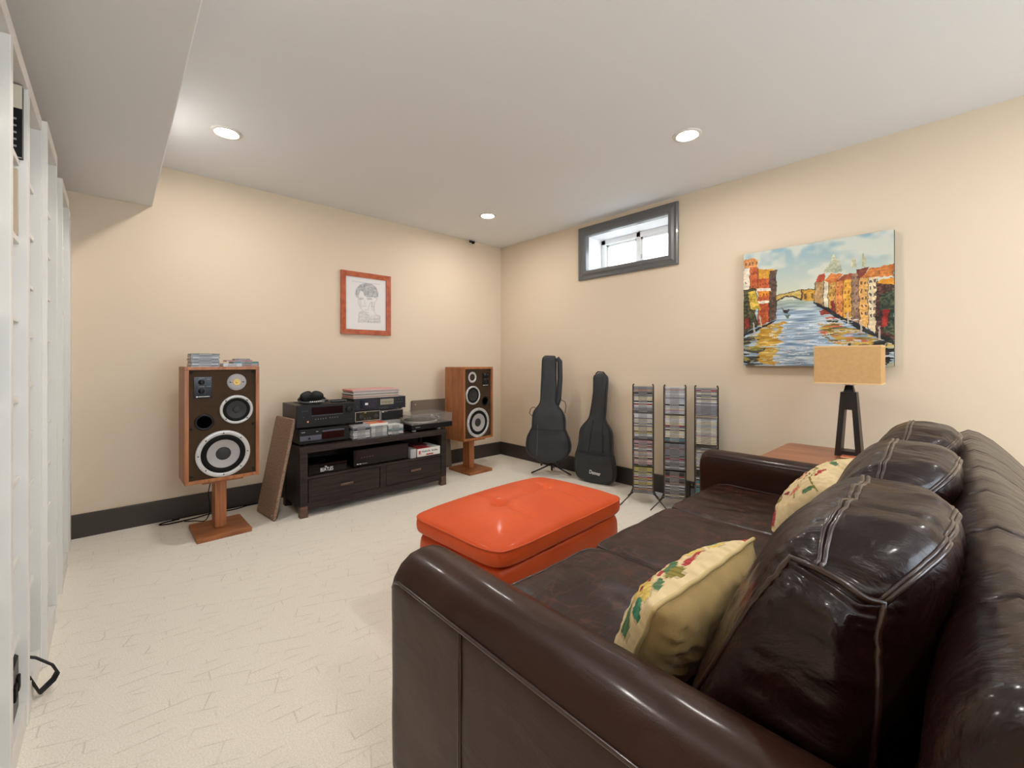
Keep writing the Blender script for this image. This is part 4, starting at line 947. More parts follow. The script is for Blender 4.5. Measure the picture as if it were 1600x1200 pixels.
# ---------------- guitar bags ----------------
def resample(rows, n):
    z = np.array([r[0] for r in rows]); a = np.array([r[1] for r in rows]); b = np.array([r[2] for r in rows])
    zz = np.linspace(z[0], z[-1], n)
    def sm(v):
        w = np.interp(zz, z, v)
        for _ in range(2): w[1:-1] = (w[:-2]+2*w[1:-1]+w[2:])/4
        return w
    return zz, sm(a), sm(b)
def bag(name, label, loc, rz, lean, roll, rows, thick, extra):
    t = thing(name, label, 'guitar bag', loc); t.rotation_euler = (Matrix.Rotation(rz, 4, 'Z') @ Matrix.Rotation(-lean, 4, 'X') @ Matrix.Rotation(roll, 4, 'Y')).to_euler()
    zz, L, Rr = resample(rows, 70)
    def ring(i, off=0.0, half=False, zs=0):
        c = (L[i]+Rr[i])/2; hw = (Rr[i]-L[i])/2+off; z = zz[i]; th = thick(z)+off
        out = []; e = 2/3.2
        ks = range(0, 17) if half else range(32)
        for k in ks:
            a = (PI+PI*k/16) if half else 2*PI*k/32
            x = math.copysign(abs(math.cos(a))**e, math.cos(a)); y = math.copysign(abs(math.sin(a))**e, math.sin(a))
            w = .0035*noise.noise(Vector((x*2.5, z*14, 3+c)))+.002*noise.noise(Vector((x*8, z*24, 9)))
            out.append((c+x*hw, y*(th+w*2), z+zs+.004*noise.noise(Vector((x*3, z*9, 1)))*0))
        return out
    g = G(); g.loft([ring(i) for i in range(len(zz))]); g.build('bag_body', M_bag, t)
    for sx in (-1, 1):
        pts = []
        for i in range(1, len(zz)-1, 1):
            c = (L[i]+Rr[i])/2; hw = (Rr[i]-L[i])/2; th = thick(zz[i]); pts.append((c+sx*hw*.93, -th*.80, zz[i]))
        g = G(); g.tube(pts, .0032, 6); g.build('piping', M_strap, t)
    extra(t, zz, L, Rr, ring)
    return t
k1 = .001234
rows1 = [(y, a, b) for y, a, b in ((75, 232, 312), (82, 218, 322), (105, 211, 329), (200, 210, 331), (350, 208, 335), (440, 208, 336), (470, 195, 355), (500, 165, 385), (540, 148, 408), (590, 147, 417), (640, 148, 415), (670, 138, 422), (710, 115, 445), (770, 107, 461), (820, 113, 453), (860, 140, 425), (890, 185, 380), (905, 230, 330))]
rows1 = [((905-y)*k1, (a-283)*k1, (b-283)*k1) for y, a, b in rows1][::-1]
k2 = .00114
rows2 = [(y, a, b) for y, a, b in ((222, 695, 740), (230, 664, 765), (250, 652, 774), (300, 650, 775), (380, 648, 766), (480, 632, 756), (590, 608, 746), (620, 582, 762), (650, 548, 788), (690, 522, 805), (760, 515, 808), (800, 512, 806), (850, 495, 808), (900, 478, 822), (960, 475, 828), (1020, 478, 828), (1060, 492, 815), (1085, 525, 785), (1093, 570, 740))]
rows2 = [((1093-y)*k2, (a-(652+(1093-y)/871*60))*k2, (b-(652+(1093-y)/871*60))*k2) for y, a, b in rows2][::-1]
def ex1(t, zz, L, Rr, ring):
    i0, i1 = 2, 22
    g = G(); g.loft([ring(i, .005, True) for i in range(i0, i1)], cap=False, closed=False); g.build('front_pocket', M_bag, t)
    zt = zz[i1-1]; th = th1(zt)
    g = G(); g.tube([(x*.155-.003, -th-.009, zt) for x in np.linspace(-1, 1, 9)], .003, 6); g.build('pocket_zip', M_strap, t)
    g = G()
    for k in range(26): z = .06+k*.0115; g.box(-.1, -.0975, -th1(z)-.0085, -th1(z)-.006, z, z+.006)
    g.build('zip_teeth', M_greytxt, t)
    g = G(); g.tube([(.055, .0, 1.0), (.085, .01, .97), (.092, .01, .80), (.085, .0, .60), (.06, 0, .52)], .022, 8, flat=1.2); g.build('rear_neck_pocket', M_bag, t)
    g = G(); g.tube([(.06, .02, .595), (.10, .03, .60), (.145, .03, .58), (.155, .03, .54), (.148, .025, .47)], .0075, 6, flat=.5); g.build('carry_handle', M_strap, t)
    g = G(); g.tube([(-.12, .03, .50), (-.16, .03, .52), (-.19, .03, .50), (-.20, .03, .455), (-.175, .03, .43), (-.155, .03, .44)], .0095, 6, flat=.3); g.build('shoulder_strap', M_strap, t)
def ex2(t, zz, L, Rr, ring):
    i0, i1 = 1, 19
    g = G(); g.loft([ring(i, .006, True) for i in range(i0, i1)], cap=False, closed=False); g.build('front_pocket', M_bag, t)
    zt = zz[i1-1]; th = th2(zt)
    g = G(); g.tube([(x*.155-.01, -th-.010+.006*abs(x), zt-.004*math.cos(x*PI)) for x in np.linspace(-1, 1, 9)], .003, 6); g.build('pocket_edge', M_strap, t)
    for x0_, x1_ in ((-.06, -.035), (.085, .06)):
        g = G(); g.tube([(x0_+(x1_-x0_)*k/8, -th2(.28+.035*k)-.002, .28+.035*k) for k in range(9)], .0022, 6); g.build('seam', M_strap, t)
    M = Matrix.Translation((-.038, -th2(.1)-.0085, .082)) @ Matrix.Rotation(.06, 4, 'Y') @ Matrix.Rotation(PI/2, 4, 'X')
    text_part('Denver', .046, M_white, M, 'lettering', t, bold=.0007, sx=.80)
    g = G(); g.tube([(-.045, -.01, .985), (-.02, -.02, 1.003), (.03, -.01, 1.0), (.05, .0, .975)], .006, 6); g.build('hanging_loop', M_strap, t)
th1 = lambda z: .034+.026*(1/(1+math.exp((z-.50)*28)))-.03*math.exp(-(z/.03)**2)-.02*math.exp(-((1.025-z)/.02)**2)
th2 = lambda z: .030+.022*(1/(1+math.exp((z-.50)*28)))-.02*math.exp(-(z/.02)**2)-.02*math.exp(-((.993-z)/.015)**2)
bag('guitar_bag', 'taller black padded guitar bag held on a floor stand', (-.325, -1.045, .135), math.radians(-55), .10, .02, rows1, th1, ex1)
bag('guitar_bag', 'black guitar bag with white lettering leaning on the wall nearer the disc racks', (-.170, -1.485, .003), math.radians(-82), .105, 0, rows2, th2, ex2)
gs = thing('guitar_stand', 'black tubular stand under the taller guitar bag', 'stand', (-.26, -1.03, 0), math.radians(-55))
g = G(); g.tube([(0, .05, .03), (0, .035, .25), (0, .05, .52)], .009, 8); g.build('pole', M_blackmetal, gs)
for a in (-.25, PI+.25, PI/2): 
    g = G(); g.tube([(0, .04, .10), (.08*math.cos(a), .04+.06*math.sin(a), .06), (.20*math.cos(a), .04+.20*math.sin(a), .010)], .0075, 8); g.build('leg', M_blackmetal, gs)
g = G()
for sx in (-1, 1): g.tube([(0, .04, .12), (sx*.07, .02, .12), (sx*.08, -.12, .118), (sx*.08, -.135, .145)], .007, 8)
g.build('cradle', M_blackmetal, gs)

# ---------------- pencil portrait in a frame ----------------
fr = thing('framed_drawing', 'pencil portrait of a boy in a red brown wooden frame on the back wall', 'picture', (-1.6575, 0, 1.625))
fx0, fx1, fz0, fz1 = -1.894, -1.421, 1.343, 1.907; w = .045
def bar(pts):      # mitred bar
    g = G(); v = [(x, -.004, z) for x, z in pts]+[(x, -.024 if i in (0, 1) else -.018, z) for i, (x, z) in enumerate(pts)]
    g.add(v, [(0, 1, 2, 3), (7, 6, 5, 4), (0, 4, 5, 1), (1, 5, 6, 2), (2, 6, 7, 3), (3, 7, 4, 0)]); g.build('frame_bar', M_frame, fr, world=True, fix=True)
bar([(fx0, fz1), (fx1, fz1), (fx1-w, fz1-w), (fx0+w, fz1-w)]); bar([(fx1, fz1), (fx1, fz0), (fx1-w, fz0+w), (fx1-w, fz1-w)])
bar([(fx1, fz0), (fx0, fz0), (fx0+w, fz0+w), (fx1-w, fz0+w)]); bar([(fx0, fz0), (fx0, fz1), (fx0+w, fz1-w), (fx0+w, fz0+w)])
ny, nx = 170, 140
V, U = np.meshgrid((np.arange(ny)+.5)/ny, (np.arange(nx)+.5)/nx, indexing='ij')
s0, s1, v0, v1 = w/.473, 1-w/.473, w/.564, 1-w/.564
Uf = s0+U*(s1-s0); Vf = v0+V*(v1-v0)
rng = np.random.default_rng(3)
img = np.ones((ny, nx, 3))*np.array([226, 224, 222.])
ink = np.zeros((ny, nx))
ln = snoise(rng, ny, nx, 50, 20)
h = inpoly(Uf, Vf, HAIR)
ink[h] += (.42+.4*(ln-.5)+.25*(snoise(rng, ny, nx, 18, 60)-.5))[h]
def stroke(pts, wd, st):
    for a, b in zip(pts[:-1], pts[1:]):
        d = segdist(Uf, Vf, a, b, .84); np.maximum(ink, st*np.exp(-(d/wd)**2), out=ink)
for q in LN: stroke(q, .0055, .26)
stroke(HAIR+[HAIR[0]], .008, .28)
for q in (LN[5], LN[6]): stroke(q, .012, .42)
sh = inpoly(Uf, Vf, [LN[10][0], LN[10][1], LN[10][2], LN[10][3], LN[10][4], (.56, .80)]); ink[sh] += (.16+.25*(ln-.5))[sh]
sh = inpoly(Uf, Vf, [(.57, .80), (.58, .72), (.66, .66), (.78, .68), (.79, .80)]); ink[sh] += (.14+.25*(ln-.5))[sh]
sh = inpoly(Uf, Vf, [(.34, .42), (.40, .42), (.42, .58), (.37, .55)]); ink[sh] += .10
sh = inpoly(Uf, Vf, [(.60, .46), (.67, .45), (.66, .60), (.60, .60)]); ink[sh] += .10
ink = np.clip(ink, 0, .75)
img = img*(1-ink[..., None])+np.array([110, 110, 114.])*ink[..., None]
vx = [(fx0+w+(fx1-fx0-2*w)*j/nx, -.0085, fz1-w-(fz1-fz0-2*w)*i/ny) for i in range(ny+1) for j in range(nx+1)]
o = col_mesh('drawing', vx, ny, nx, img, vcol_mat('pencil drawing', .6), fr); o.data.transform(Matrix.Translation((1.6575, 0, -1.625)))
G().box(fx0+.01, fx1-.01, -.008, -.0005, fz0+.01, fz1-.01).build('backing_board', M_whitep, fr, world=True)

# ---------------- canal painting ----------------
pa = thing('canvas_painting', 'unframed oil painting of a canal between bright old houses with a bridge and boats', 'painting', (-.02, -3.0855, 1.4685))
ny, nx = 250, 270
V, U = np.meshgrid((np.arange(ny)+.5)/ny, (np.arange(nx)+.5)/nx, indexing='ij')
rng = np.random.default_rng(5)
U2 = U+.010*(snoise(rng, ny, nx, 60, 50)-.5)+.008*(snoise(rng, ny, nx, 16, 14)-.5); V2 = V+.012*(snoise(rng, ny, nx, 50, 60)-.5)
skyt = np.array([146, 176, 188.]); skyb = np.array([204, 208, 190.]); f = np.clip(V/.36, 0, 1)[..., None]
img = skyt*(1-f)+skyb*f
cl = np.clip((snoise(rng, ny, nx, 9, 7)*.6+snoise(rng, ny, nx, 26, 20)*.4-.36)*3.0, 0, .85)[..., None]
img = img*(1-cl)+np.array([212, 212, 198.])*cl
# water
wt = V2 > .447
wa = np.array([160, 178, 192.]); st = (snoise(rng, ny, nx, 110, 14)-.5); st2 = (snoise(rng, ny, nx, 60, 9)-.5)
wimg = wa+st[..., None]*np.array([95, 90, 80.])+st2[..., None]*np.array([50, 40, 20.])
gl = np.clip((.56-V)/.10, 0, 1)[..., None]; wimg = wimg*(1-.6*gl)+np.array([176, 184, 150.])*.6*gl
img = np.where(wt[..., None], wimg, img)
def soft(poly, colr, amt, w1=12, thr=.5):
    Us = U+.10*(snoise(rng, ny, nx, 70, 6)-.5); Vs = V+.02*(snoise(rng, ny, nx, 50, 20)-.5)
    k = inpoly(Us, Vs, poly)&(snoise(rng, ny, nx, 80, w1) > thr)
    img[k] = img[k]*(1-amt)+(np.array(colr)+(snoise(rng, ny, nx, 70, 20)-.5)[..., None]*60)[k]*amt
soft(GOLDL, (196, 150, 46), .9, thr=.22); soft(GOLDL, (224, 196, 120), .8, thr=.72)
soft(DARKL, (62, 58, 48), .9, thr=.35); soft(DARKL, (150, 140, 60), .8, thr=.68)
soft(GOLDR, (190, 152, 60), .9, thr=.35); soft(GOLDR, (202, 108, 72), .9, thr=.74); soft(GOLDR, (110, 98, 60), .8, thr=.70)
soft(DARKR, (38, 40, 40), .95, thr=.2); soft(DARKR, (190, 186, 150), .8, thr=.76)
bn = snoise(rng, ny, nx, 90, 80); bn2 = snoise(rng, ny, nx, 24, 20)
for c, poly in ART:
    k = inpoly(U2, V2, poly)
    big = (c == (74, 72, 48) or c == (62, 74, 56) or c == (82, 48, 42) or c == (196, 168, 70))
    am = 80 if big else 44
    v = np.array(c, float)+((bn-.5)*am+(bn2-.5)*38)[..., None]*np.array([1, .9, .7])
    img[k] = v[k]
    e = np.zeros_like(k)
    for a, b in zip(poly, poly[1:]+poly[:1]):
        if abs(a[0]-b[0]) < .03 and abs(a[1]-b[1]) > .08: e |= segdist(U2, V2, a, b) < .0024
    img[e] = img[e]*.6
def lined(a, b, wd, c, amt=.85):
    k = segdist(U2, V2, a, b) < wd; img[k] = img[k]*(1-amt)+np.array(c)*amt
for a, b in zip([(0.255, .447), (.297, .426), (.335, .414), (.372, .419), (.404, .438)], [(.297, .426), (.335, .414), (.372, .419), (.404, .438), (.435, .456)]): lined(a, b, .006, (70, 58, 44))
lined((.255, .398), (.435, .372), .004, (90, 74, 50)); lined((.435, .374), (.53, .379), .004, (80, 62, 44)); lined((.437, .38), (.437, .456), .006, (86, 62, 44))
def wins(x0, x1, y0, y1, nxw, nyw, c=(60, 44, 44), ww=.0042, hh=.010):
    for i in range(nxw):
        for j in range(nyw):
            x = x0+(x1-x0)*i/max(nxw-1, 1); y = y0+(y1-y0)*j/max(nyw-1, 1)
            k = (abs(U2-x) < ww)&(abs(V2-y) < hh); img[k] = img[k]*.3+np.array(c)*.7
wins(.067, .10, .185, .30, 3, 2, (110, 44, 34)); wins(.135, .20, .285, .285, 4, 1, (110, 44, 34)); wins(.135, .20, .38, .38, 4, 1, (120, 50, 34)); wins(.02, .105, .095, .095, 4, 1, (96, 66, 50), .006, .014)
wins(.02, .02, .26, .26, 1, 1); wins(.135, .2, .52, .60, 3, 2, (110, 44, 34)); wins(.46, .51, .43, .43, 2, 1, (80, 54, 44), .009, .02)
wins(.605-.04, .60-.02, .38, .50, 2, 3, (120, 90, 66), .003, .01); wins(.63, .65, .38, .55, 2, 4, (128, 80, 50), .004, .010)
wins(.675, .695, .38, .57, 2, 4, (140, 66, 50), .004, .008); wins(.72, .745, .375, .59, 2, 5, (120, 70, 46), .004, .008); wins(.772, .795, .32, .62, 2, 6, (84, 62, 66), .0045, .009)
wins(.822, .845, .37, .60, 2, 5, (70, 48, 50), .0048, .011); wins(.872, .893, .36, .62, 2, 6, (48, 44, 48), .0055, .012); wins(.95, .985, .42, .42, 3, 1, (60, 50, 40), .007, .02)
wins(.91, .92, .30, .30, 2, 1, (120, 70, 40), .004, .015)
P = PIER
for i in range(0, len(P), 2): lined(P[i], P[i+1], .0055, (196, 186, 172), .9)
for c, n_ in (((232, 236, 236), 60), ((206, 214, 224), 50), ((226, 206, 190), 18)):
    for _ in range(n_):
        y = rng.uniform(.62, .99); x = rng.uniform(.20, .78); L_ = rng.uniform(.02, .07); lined((x, y), (x+L_, y+rng.uniform(-.006, .006)), .0028, c, .75)
for _ in range(26):
    x = rng.uniform(.0, .25); y = rng.uniform(.76, .98); lined((x, y), (x+rng.uniform(.02, .05), y-.004), .0022, (206, 196, 150), .7)
    x = rng.uniform(.72, .98); y = rng.uniform(.72, .98)
    if y > .60+.2*x: lined((x, y), (x+.03, y-.004), .0025, (216, 210, 190), .75)
vx = [(-.0405-.0008*math.sin(i*1.7)*math.sin(j*1.3), -2.681-.809*j/nx, 1.868-.799*i/ny) for i in range(ny+1) for j in range(nx+1)]
o = col_mesh('painted_face', vx, ny, nx, (img-128)*1.06+121, vcol_mat('oil paint', .55, .002), pa); o.data.transform(Matrix.Translation((.02, 3.0855, -1.4685)))
G().box(-.0395, -.001, -3.490, -2.681, 1.069, 1.868).build('canvas_edge', mat('painted dark canvas edge', (52, 56, 58), .7), pa, world=True)

# ---------------- side table, lamp ----------------
tb = thing('side_table', 'cherry wood side table with rounded corners between the sofa and the wall', 'table', (-.41, -3.24, 0))
def rrect(x0, x1, y0, y1, r, z, n=6):
    out = []
    for cx, cy, a0 in ((x1-r, y1-r, 0), (x0+r, y1-r, PI/2), (x0+r, y0+r, PI), (x1-r, y0+r, 1.5*PI)):
        for k in range(n+1): out.append((cx+r*math.cos(a0+PI/2*k/n), cy+r*math.sin(a0+PI/2*k/n), z))
    return out
g = G(); g.loft([rrect(-.745, -.075, -3.52, -2.975, .035, .535), rrect(-.75, -.07, -3.525, -2.97, .04, .54), rrect(-.75, -.07, -3.525, -2.97, .04, .556), rrect(-.746, -.074, -3.521, -2.974, .037, .56)], smooth=False)
g.build('tabletop', M_table, tb, world=True, fix=True)
g = G(); g.box(-.411, -.409, -3.515, -2.98, .5601, .5605); g.build('board_joint', M_lampwood, tb, world=True)
for a in (-.72, -.14):
    for b in (-3.495, -3.045): G().box(a, a+.04, b, b+.04, 0, .5345, .003).build('leg', M_table, tb, world=True)
g = G(); g.box(-.69, -.13, -3.02, -3.005, .47, .534).box(-.69, -.13, -3.49, -3.475, .47, .534).box(-.715, -.70, -3.46, -3.04, .47, .534).box(-.125, -.11, -3.46, -3.04, .47, .534); g.build('apron', M_table, tb, world=True)
g = G(); g.box(-.70, -.12, -3.47, -3.03, .18, .198, .002); g.build('lower_shelf', M_table, tb, world=True)
lp = thing('table_lamp', 'table lamp with a tan rectangular shade on a black A shaped wooden base', 'lamp', (-.27, -3.317, .5606))
z0 = .5608
def trap(g, y0a, y0b, za, y1a, y1b, zb, x0a, x0b, x1a=None, x1b=None, mi=0):
    """block: bottom (y0a..y0b, x0a..x0b) at za to top (y1a..y1b, x1a..x1b) at zb"""
    x1a = x0a if x1a is None else x1a; x1b = x0b if x1b is None else x1b
    v = [(x0a, y0a, za), (x0b, y0a, za), (x0b, y0b, za), (x0a, y0b, za), (x1a, y1a, zb), (x1b, y1a, zb), (x1b, y1b, zb), (x1a, y1b, zb)]
    g.add(v, [(3, 2, 1, 0), (4, 5, 6, 7), (0, 1, 5, 4), (1, 2, 6, 5), (2, 3, 7, 6), (3, 0, 4, 7)], mi)
yc = -3.320; hb, ht = .061, .036; xa, xb = -.325, -.225; tz = .925
xf = lambda z: (xa+.016*(z-z0)/(tz-z0), xb-.016*(z-z0)/(tz-z0))
hw = lambda z: hb+(ht-hb)*(z-z0)/(tz-z0)
lo, hi = z0+.030, .825
g = G()
trap(g, yc-hw(z0), yc+hw(z0), z0, yc-hw(lo), yc+hw(lo), lo, *xf(z0), *xf(lo))
trap(g, yc-hw(hi), yc+hw(hi), hi, yc-ht, yc+ht, tz, *xf(hi), *xf(tz))
for sg in (-1, 1):
    a = sorted((yc+sg*hw(lo), yc+sg*(hw(lo)-.026))); b = sorted((yc+sg*hw(hi), yc+sg*(hw(hi)-.026)))
    trap(g, a[0], a[1], lo, b[0], b[1], hi, *xf(lo), *xf(hi))
g.build('base', M_lampwood, lp, world=True, fix=True)
g = G(); trap(g, yc-.024, yc+.024, tz, yc-.017, yc+.017, tz+.038, -.300, -.250, -.292, -.258); g.build('socket_cap', M_black, lp, world=True, fix=True)
g = G(); g.tube([(-.275, yc-.045, .985), (-.275, yc-.036, .970), (-.275, yc, .966), (-.275, yc+.036, .970), (-.275, yc+.045, .985)], .0022, 6)
g.tube([(-.275, yc-.045, .985), (-.275, yc-.05, 1.08), (-.275, yc, 1.178)], .002, 6).tube([(-.275, yc+.045, .985), (-.275, yc+.05, 1.08), (-.275, yc, 1.178)], .002, 6)
g.build('harp', M_blackmetal, lp, world=True)
g = G(); g.lathe([(.012, .965), (.012, 1.0), (.028, 1.04), (.030, 1.07), (.016, 1.10), (.001, 1.104)], 20, axis='z', M=Matrix.Translation((-.275, yc, 0)), cap=False); g.build('bulb', mat('unlit frosted bulb', (235, 235, 230), .3), lp, world=True, fix=True)
g = G(); g.lathe([(.001, 1.204), (.008, 1.198), (.006, 1.190), (.004, 1.178)], 14, axis='z', M=Matrix.Translation((-.275, yc, 0)), cap=False); g.build('finial', M_blackmetal, lp, world=True, fix=True)
sx0, sx1, sy0, sy1, sz0, sz1 = -.36, -.18, -3.466, -3.168, .972, 1.188; T = .003
g = G(); g.box(sx0, sx0+T, sy0, sy1, sz0, sz1).box(sx1-T, sx1, sy0, sy1, sz0, sz1).box(sx0+T, sx1-T, sy0, sy0+T, sz0, sz1).box(sx0+T, sx1-T, sy1-T, sy1, sz0, sz1)
sh = g.build('shade', M_shade, lp, world=True)
g = G(); q = .0012
for zz_ in (sz0, sz1-.008):
    g.box(sx0-q, sx0, sy0-q, sy1+q, zz_, zz_+.008).box(sx1, sx1+q, sy0-q, sy1+q, zz_, zz_+.008).box(sx0, sx1, sy0-q, sy0, zz_, zz_+.008).box(sx0, sx1, sy1, sy1+q, zz_, zz_+.008)
g.build('hem_tape', mat('shade hem', (226, 190, 138), .9), sh, world=True)
g = G(); g.tube([(sx0+.005, yc, 1.178), (sx1-.005, yc, 1.178)], .0018, 6).tube([(-.27, sy0+.005, 1.178), (-.27, sy1-.005, 1.178)], .0018, 6); g.build('spider', M_blackmetal, lp, world=True)
t = thing('leather_wallet', 'small copper coloured wallet lying in front of the lamp base', 'wallet', (-.365, -3.36, .5608), .05)
g = G(); g.box(-.03, .03, -.065, .065, 0, .012, .004); g.build('wallet_body', mat('copper leather', (196, 104, 66), .35, coat=.3), t)
g = G(); g.box(-.031, -.0295, -.063, .063, .004, .008); g.build('stitching', M_tanpipe, t)

# ---------------- orange ottoman ----------------
ot = thing('ottoman', 'orange leather ottoman with a tufted lift up cushion top', 'ottoman', (-1.845, -2.262, 0), .05)
hx, hy = .438, .275
def dimple(x, y):
    d = 0
    for tx in (-.175, .185):
        r = math.hypot(x-tx, y); d += .020*math.exp(-(r/.035)**2)+.010*math.exp(-(r/.10)**2)
        yy = .012*math.sin((y)*9)
        d += .0090*math.exp(-((x-tx-yy)/.007)**2)*max(0, 1-(abs(y)/.275)**4)
    if -.175 < x < .185:
        arc = -.020*math.sin((x+.175)/.36*PI); d += .0085*math.exp(-((y-arc)/.007)**2)
    return d
def otop(a, b, c):
    x = (hx+.028)*a; y = (hy+.026)*b
    z = .340+.042*c
    m_ = max(abs(a), abs(b))
    if c > 0: z += (.066*(1-abs(a)**2.4)**.8*(1-abs(b)**2.4)**.8)*min(1, c*1.3)-dimple(x, y)*max(0, c)
    sq = 1+.020*(1-c*c)-.012*(abs(a)**6*abs(b)**6)*0; x *= sq; y *= sq*(1-.010*(1-abs(a)**2))
    z += .0015*noise.noise(Vector((x*9, y*9, z*9)))
    return (x, y, z)
g = G(); g.cushion(otop, (150, 110, 14), 9)
ct_ = g.build('cushion_top', M_orange, ot)
def loop(fn, c, e, n=30, off=1.004):
    pts = []
    for k in range(4):
        for i in range(n):
            t_ = -1+2*i/n
            p = [(t_, -1), (1, t_), (-t_, 1), (-1, -t_)][k]
            q = SE((p[0], p[1], c), e); v = fn(*q); pts.append((v[0]*off, v[1]*off, v[2]))
    return pts
g = G(); g.tube(loop(otop, .70, 9, off=1.004), .0042, 8, closed=True); g.build('piping', M_orange_side, ct_)
def obase(a, b, c):
    f = 1+.012*(1-c*c)
    x = (hx+.012)*a*f; y = (hy+.012)*b*f; z = .155+.145*c
    n_ = .0022*noise.noise(Vector((x*6, y*6, z*14)))
    return (x+n_*(1 if a > 0 else -1), y+n_, z)
g = G(); g.cushion(obase, (34, 26, 20), 12); g.build('base_box', M_orange_side, ot)
g = G()
for sx in (-1, 1):
    for sy in (-1, 1): q = [obase(*SE((sx, sy, c), 12)) for c in np.linspace(-.9, .8, 12)]; g.tube(q, .0016, 6)
g.build('corner_seam', M_orange, ot)
for sx in (-1, 1):
    for sy in (-1, 1):
        g = G(); g.lathe([(.018, 0), (.022, .022)], 16, axis='z', M=Matrix.Translation((sx*.36, sy*.2, 0))); g.build('foot', M_black, ot, fix=True)

# ---------------- brown leather sofa ----------------
sf = thing('leather_sofa', 'dark brown three seat leather sofa with piped back cushions, facing the back wall', 'sofa', (-1.8425, -3.36, 0))
XM = -1.8425
def sb(g, n, m, p=None): return g.build(n, m, p or sf, world=True)
armp = [(-2.835, .07), (-2.836, .30), (-2.835, .54), (-2.829, .566), (-2.812, .592), (-2.785, .609), (-2.755, .614), (-2.725, .611), (-2.702, .602), (-2.688, .584), (-2.684, .55), (-2.684, .30), (-2.684, .07)]
# densify the profile
def dense(P, m):
    out = []
    for a, b in zip(P[:-1], P[1:]):
        L_ = math.dist(a, b); k = max(1, int(L_/m))
        for i in range(k): out.append((a[0]+(b[0]-a[0])*i/k, a[1]+(b[1]-a[1])*i/k))
    out.append(P[-1]); return out
armd = dense(armp, .02)
ys = [-2.770, -2.771, -2.774, -2.780, -2.790, -2.803, -2.82]+[-2.82-.02*k for k in range(1, 48)]
def arm(mirror, label):
    rings = []
    for y in ys:
        d = -2.770-y; r = .048
        iz = r-math.sqrt(max(0, r*r-max(0, r-d)**2)); rx = .02; ix = rx-math.sqrt(max(0, rx*rx-max(0, rx-d)**2))
        ring = []
        for x, z in armd:
            f = (z-.07)/.54
            xx = x+(ix if x < -2.76 else -ix); zz_ = z-iz*max(0, min(1, (z-.45)/.12))
            b_ = .0028*noise.noise(Vector((x*9, y*5, z*7)))+.0012*noise.noise(Vector((x*20, y*22, z*12)))
            xx += b_ if x < -2.8 else -b_*.6; zz_ += b_ if z > .58 else 0
            if mirror: xx = 2*XM-xx
            ring.append((xx, y, zz_))
        rings.append(ring)
    g = G(); g.loft(rings); o = sb(g, 'arm', M_leather_arm)
    bm = bmesh.new(); bm.from_mesh(o.data); bmesh.ops.recalc_face_normals(bm, faces=bm.faces); bm.to_mesh(o.data); bm.free()
    mx = lambda x: 2*XM-x if mirror else x
    g = G(); pts = [(mx(-2.8345), y, .551) for y in np.arange(-3.72, -2.80, .03)]+[(mx(-2.834), -2.795, .543), (mx(-2.832), -2.784, .528), (mx(-2.826), -2.7775, .50), (mx(-2.824), -2.775, .4), (mx(-2.824), -2.775, .08)]
    g.tube(pts, .0042, 7); sb(g, 'piping', M_pipe, o)
    g = G(); pts = [(mx(-2.689), y, .585) for y in np.arange(-3.72, -2.80, .03)]+[(mx(-2.69), -2.785, .57), (mx(-2.70), -2.775, .52), (mx(-2.70), -2.774, .08)]
    g.tube(pts, .0026, 6); sb(g, 'seam', M_pipe, o)
    g = G(); g.tube([(mx(-2.837), -3.073, .545), (mx(-2.8375), -3.073, .08)], .0022, 6).tube([(mx(-2.837), -3.079, .545), (mx(-2.8375), -3.079, .08)], .0016, 6); sb(g, 'seam', M_pipe, o)
arm(False, ''); arm(True, '')
# back frame with stitched channels
bp = dense([(-3.70, .10), (-3.70, .40), (-3.70, .60), (-3.706, .70), (-3.718, .755), (-3.730, .785), (-3.750, .812), (-3.782, .832), (-3.810, .824), (-3.848, .796), (-3.884, .758), (-3.927, .705), (-3.955, .64), (-3.965, .55), (-3.965, .40), (-3.955, .07)], .02)
seams = [-1.13, -1.42, -1.71, -2.0, -2.29, -2.58]
rings = []
xs = sorted(set([round(-2.82+.0125*k, 4) for k in range(158)]+[-2.818, -2.814, -.853, -.858, -.866]+[s+e for s in seams for e in (-.006, -.003, 0, .003, .006)]))
for x in xs:
    dd = min(x+2.822, -.848-x); r = .045; it = r-math.sqrt(max(0, r*r-max(0, r-dd)**2))
    gr = sum(math.exp(-((x-s)/.004)**2) for s in seams)*.004
    pf = .004*(1-min(1, min(abs(x-s) for s in seams)/.14))
    ring = []
    for y, z in bp:
        cy, cz = -3.825, .58
        ny_, nz_ = (y-cy)/.125, max(0, (z-cz))/.25
        L_ = math.hypot(ny_, nz_) or 1; yo = -.045*(-.85-x)/2.0; k = it+gr+pf*.9+.003*noise.noise(Vector((x*14, y*6, z*6)))
        ring.append((x, y+yo-ny_/L_*k, z-nz_/L_*k))
    rings.append(ring)
g = G(); g.loft(rings); bo = sb(g, 'back_frame', M_leather)
bm = bmesh.new(); bm.from_mesh(bo.data); bmesh.ops.recalc_face_normals(bm, faces=bm.faces); bm.to_mesh(bo.data); bm.free()
for s in seams:
    yo = -.045*(-.85-s)/2.0; g = G(); g.tube([(s, y+yo, z) for y, z in [(-3.706, .5), (-3.712, .70), (-3.723, .752), (-3.735, .781), (-3.754, .806), (-3.783, .825), (-3.809, .817), (-3.844, .791), (-3.879, .753), (-3.921, .701), (-3.948, .637), (-3.957, .55)]], .0016, 5); sb(g, 'stitch_line', M_pipe, bo)
g = G(); g.box(-2.684, -1.001, -3.70, -2.835, .085, .30, .01); sb(g, 'seat_base', M_leather_arm)
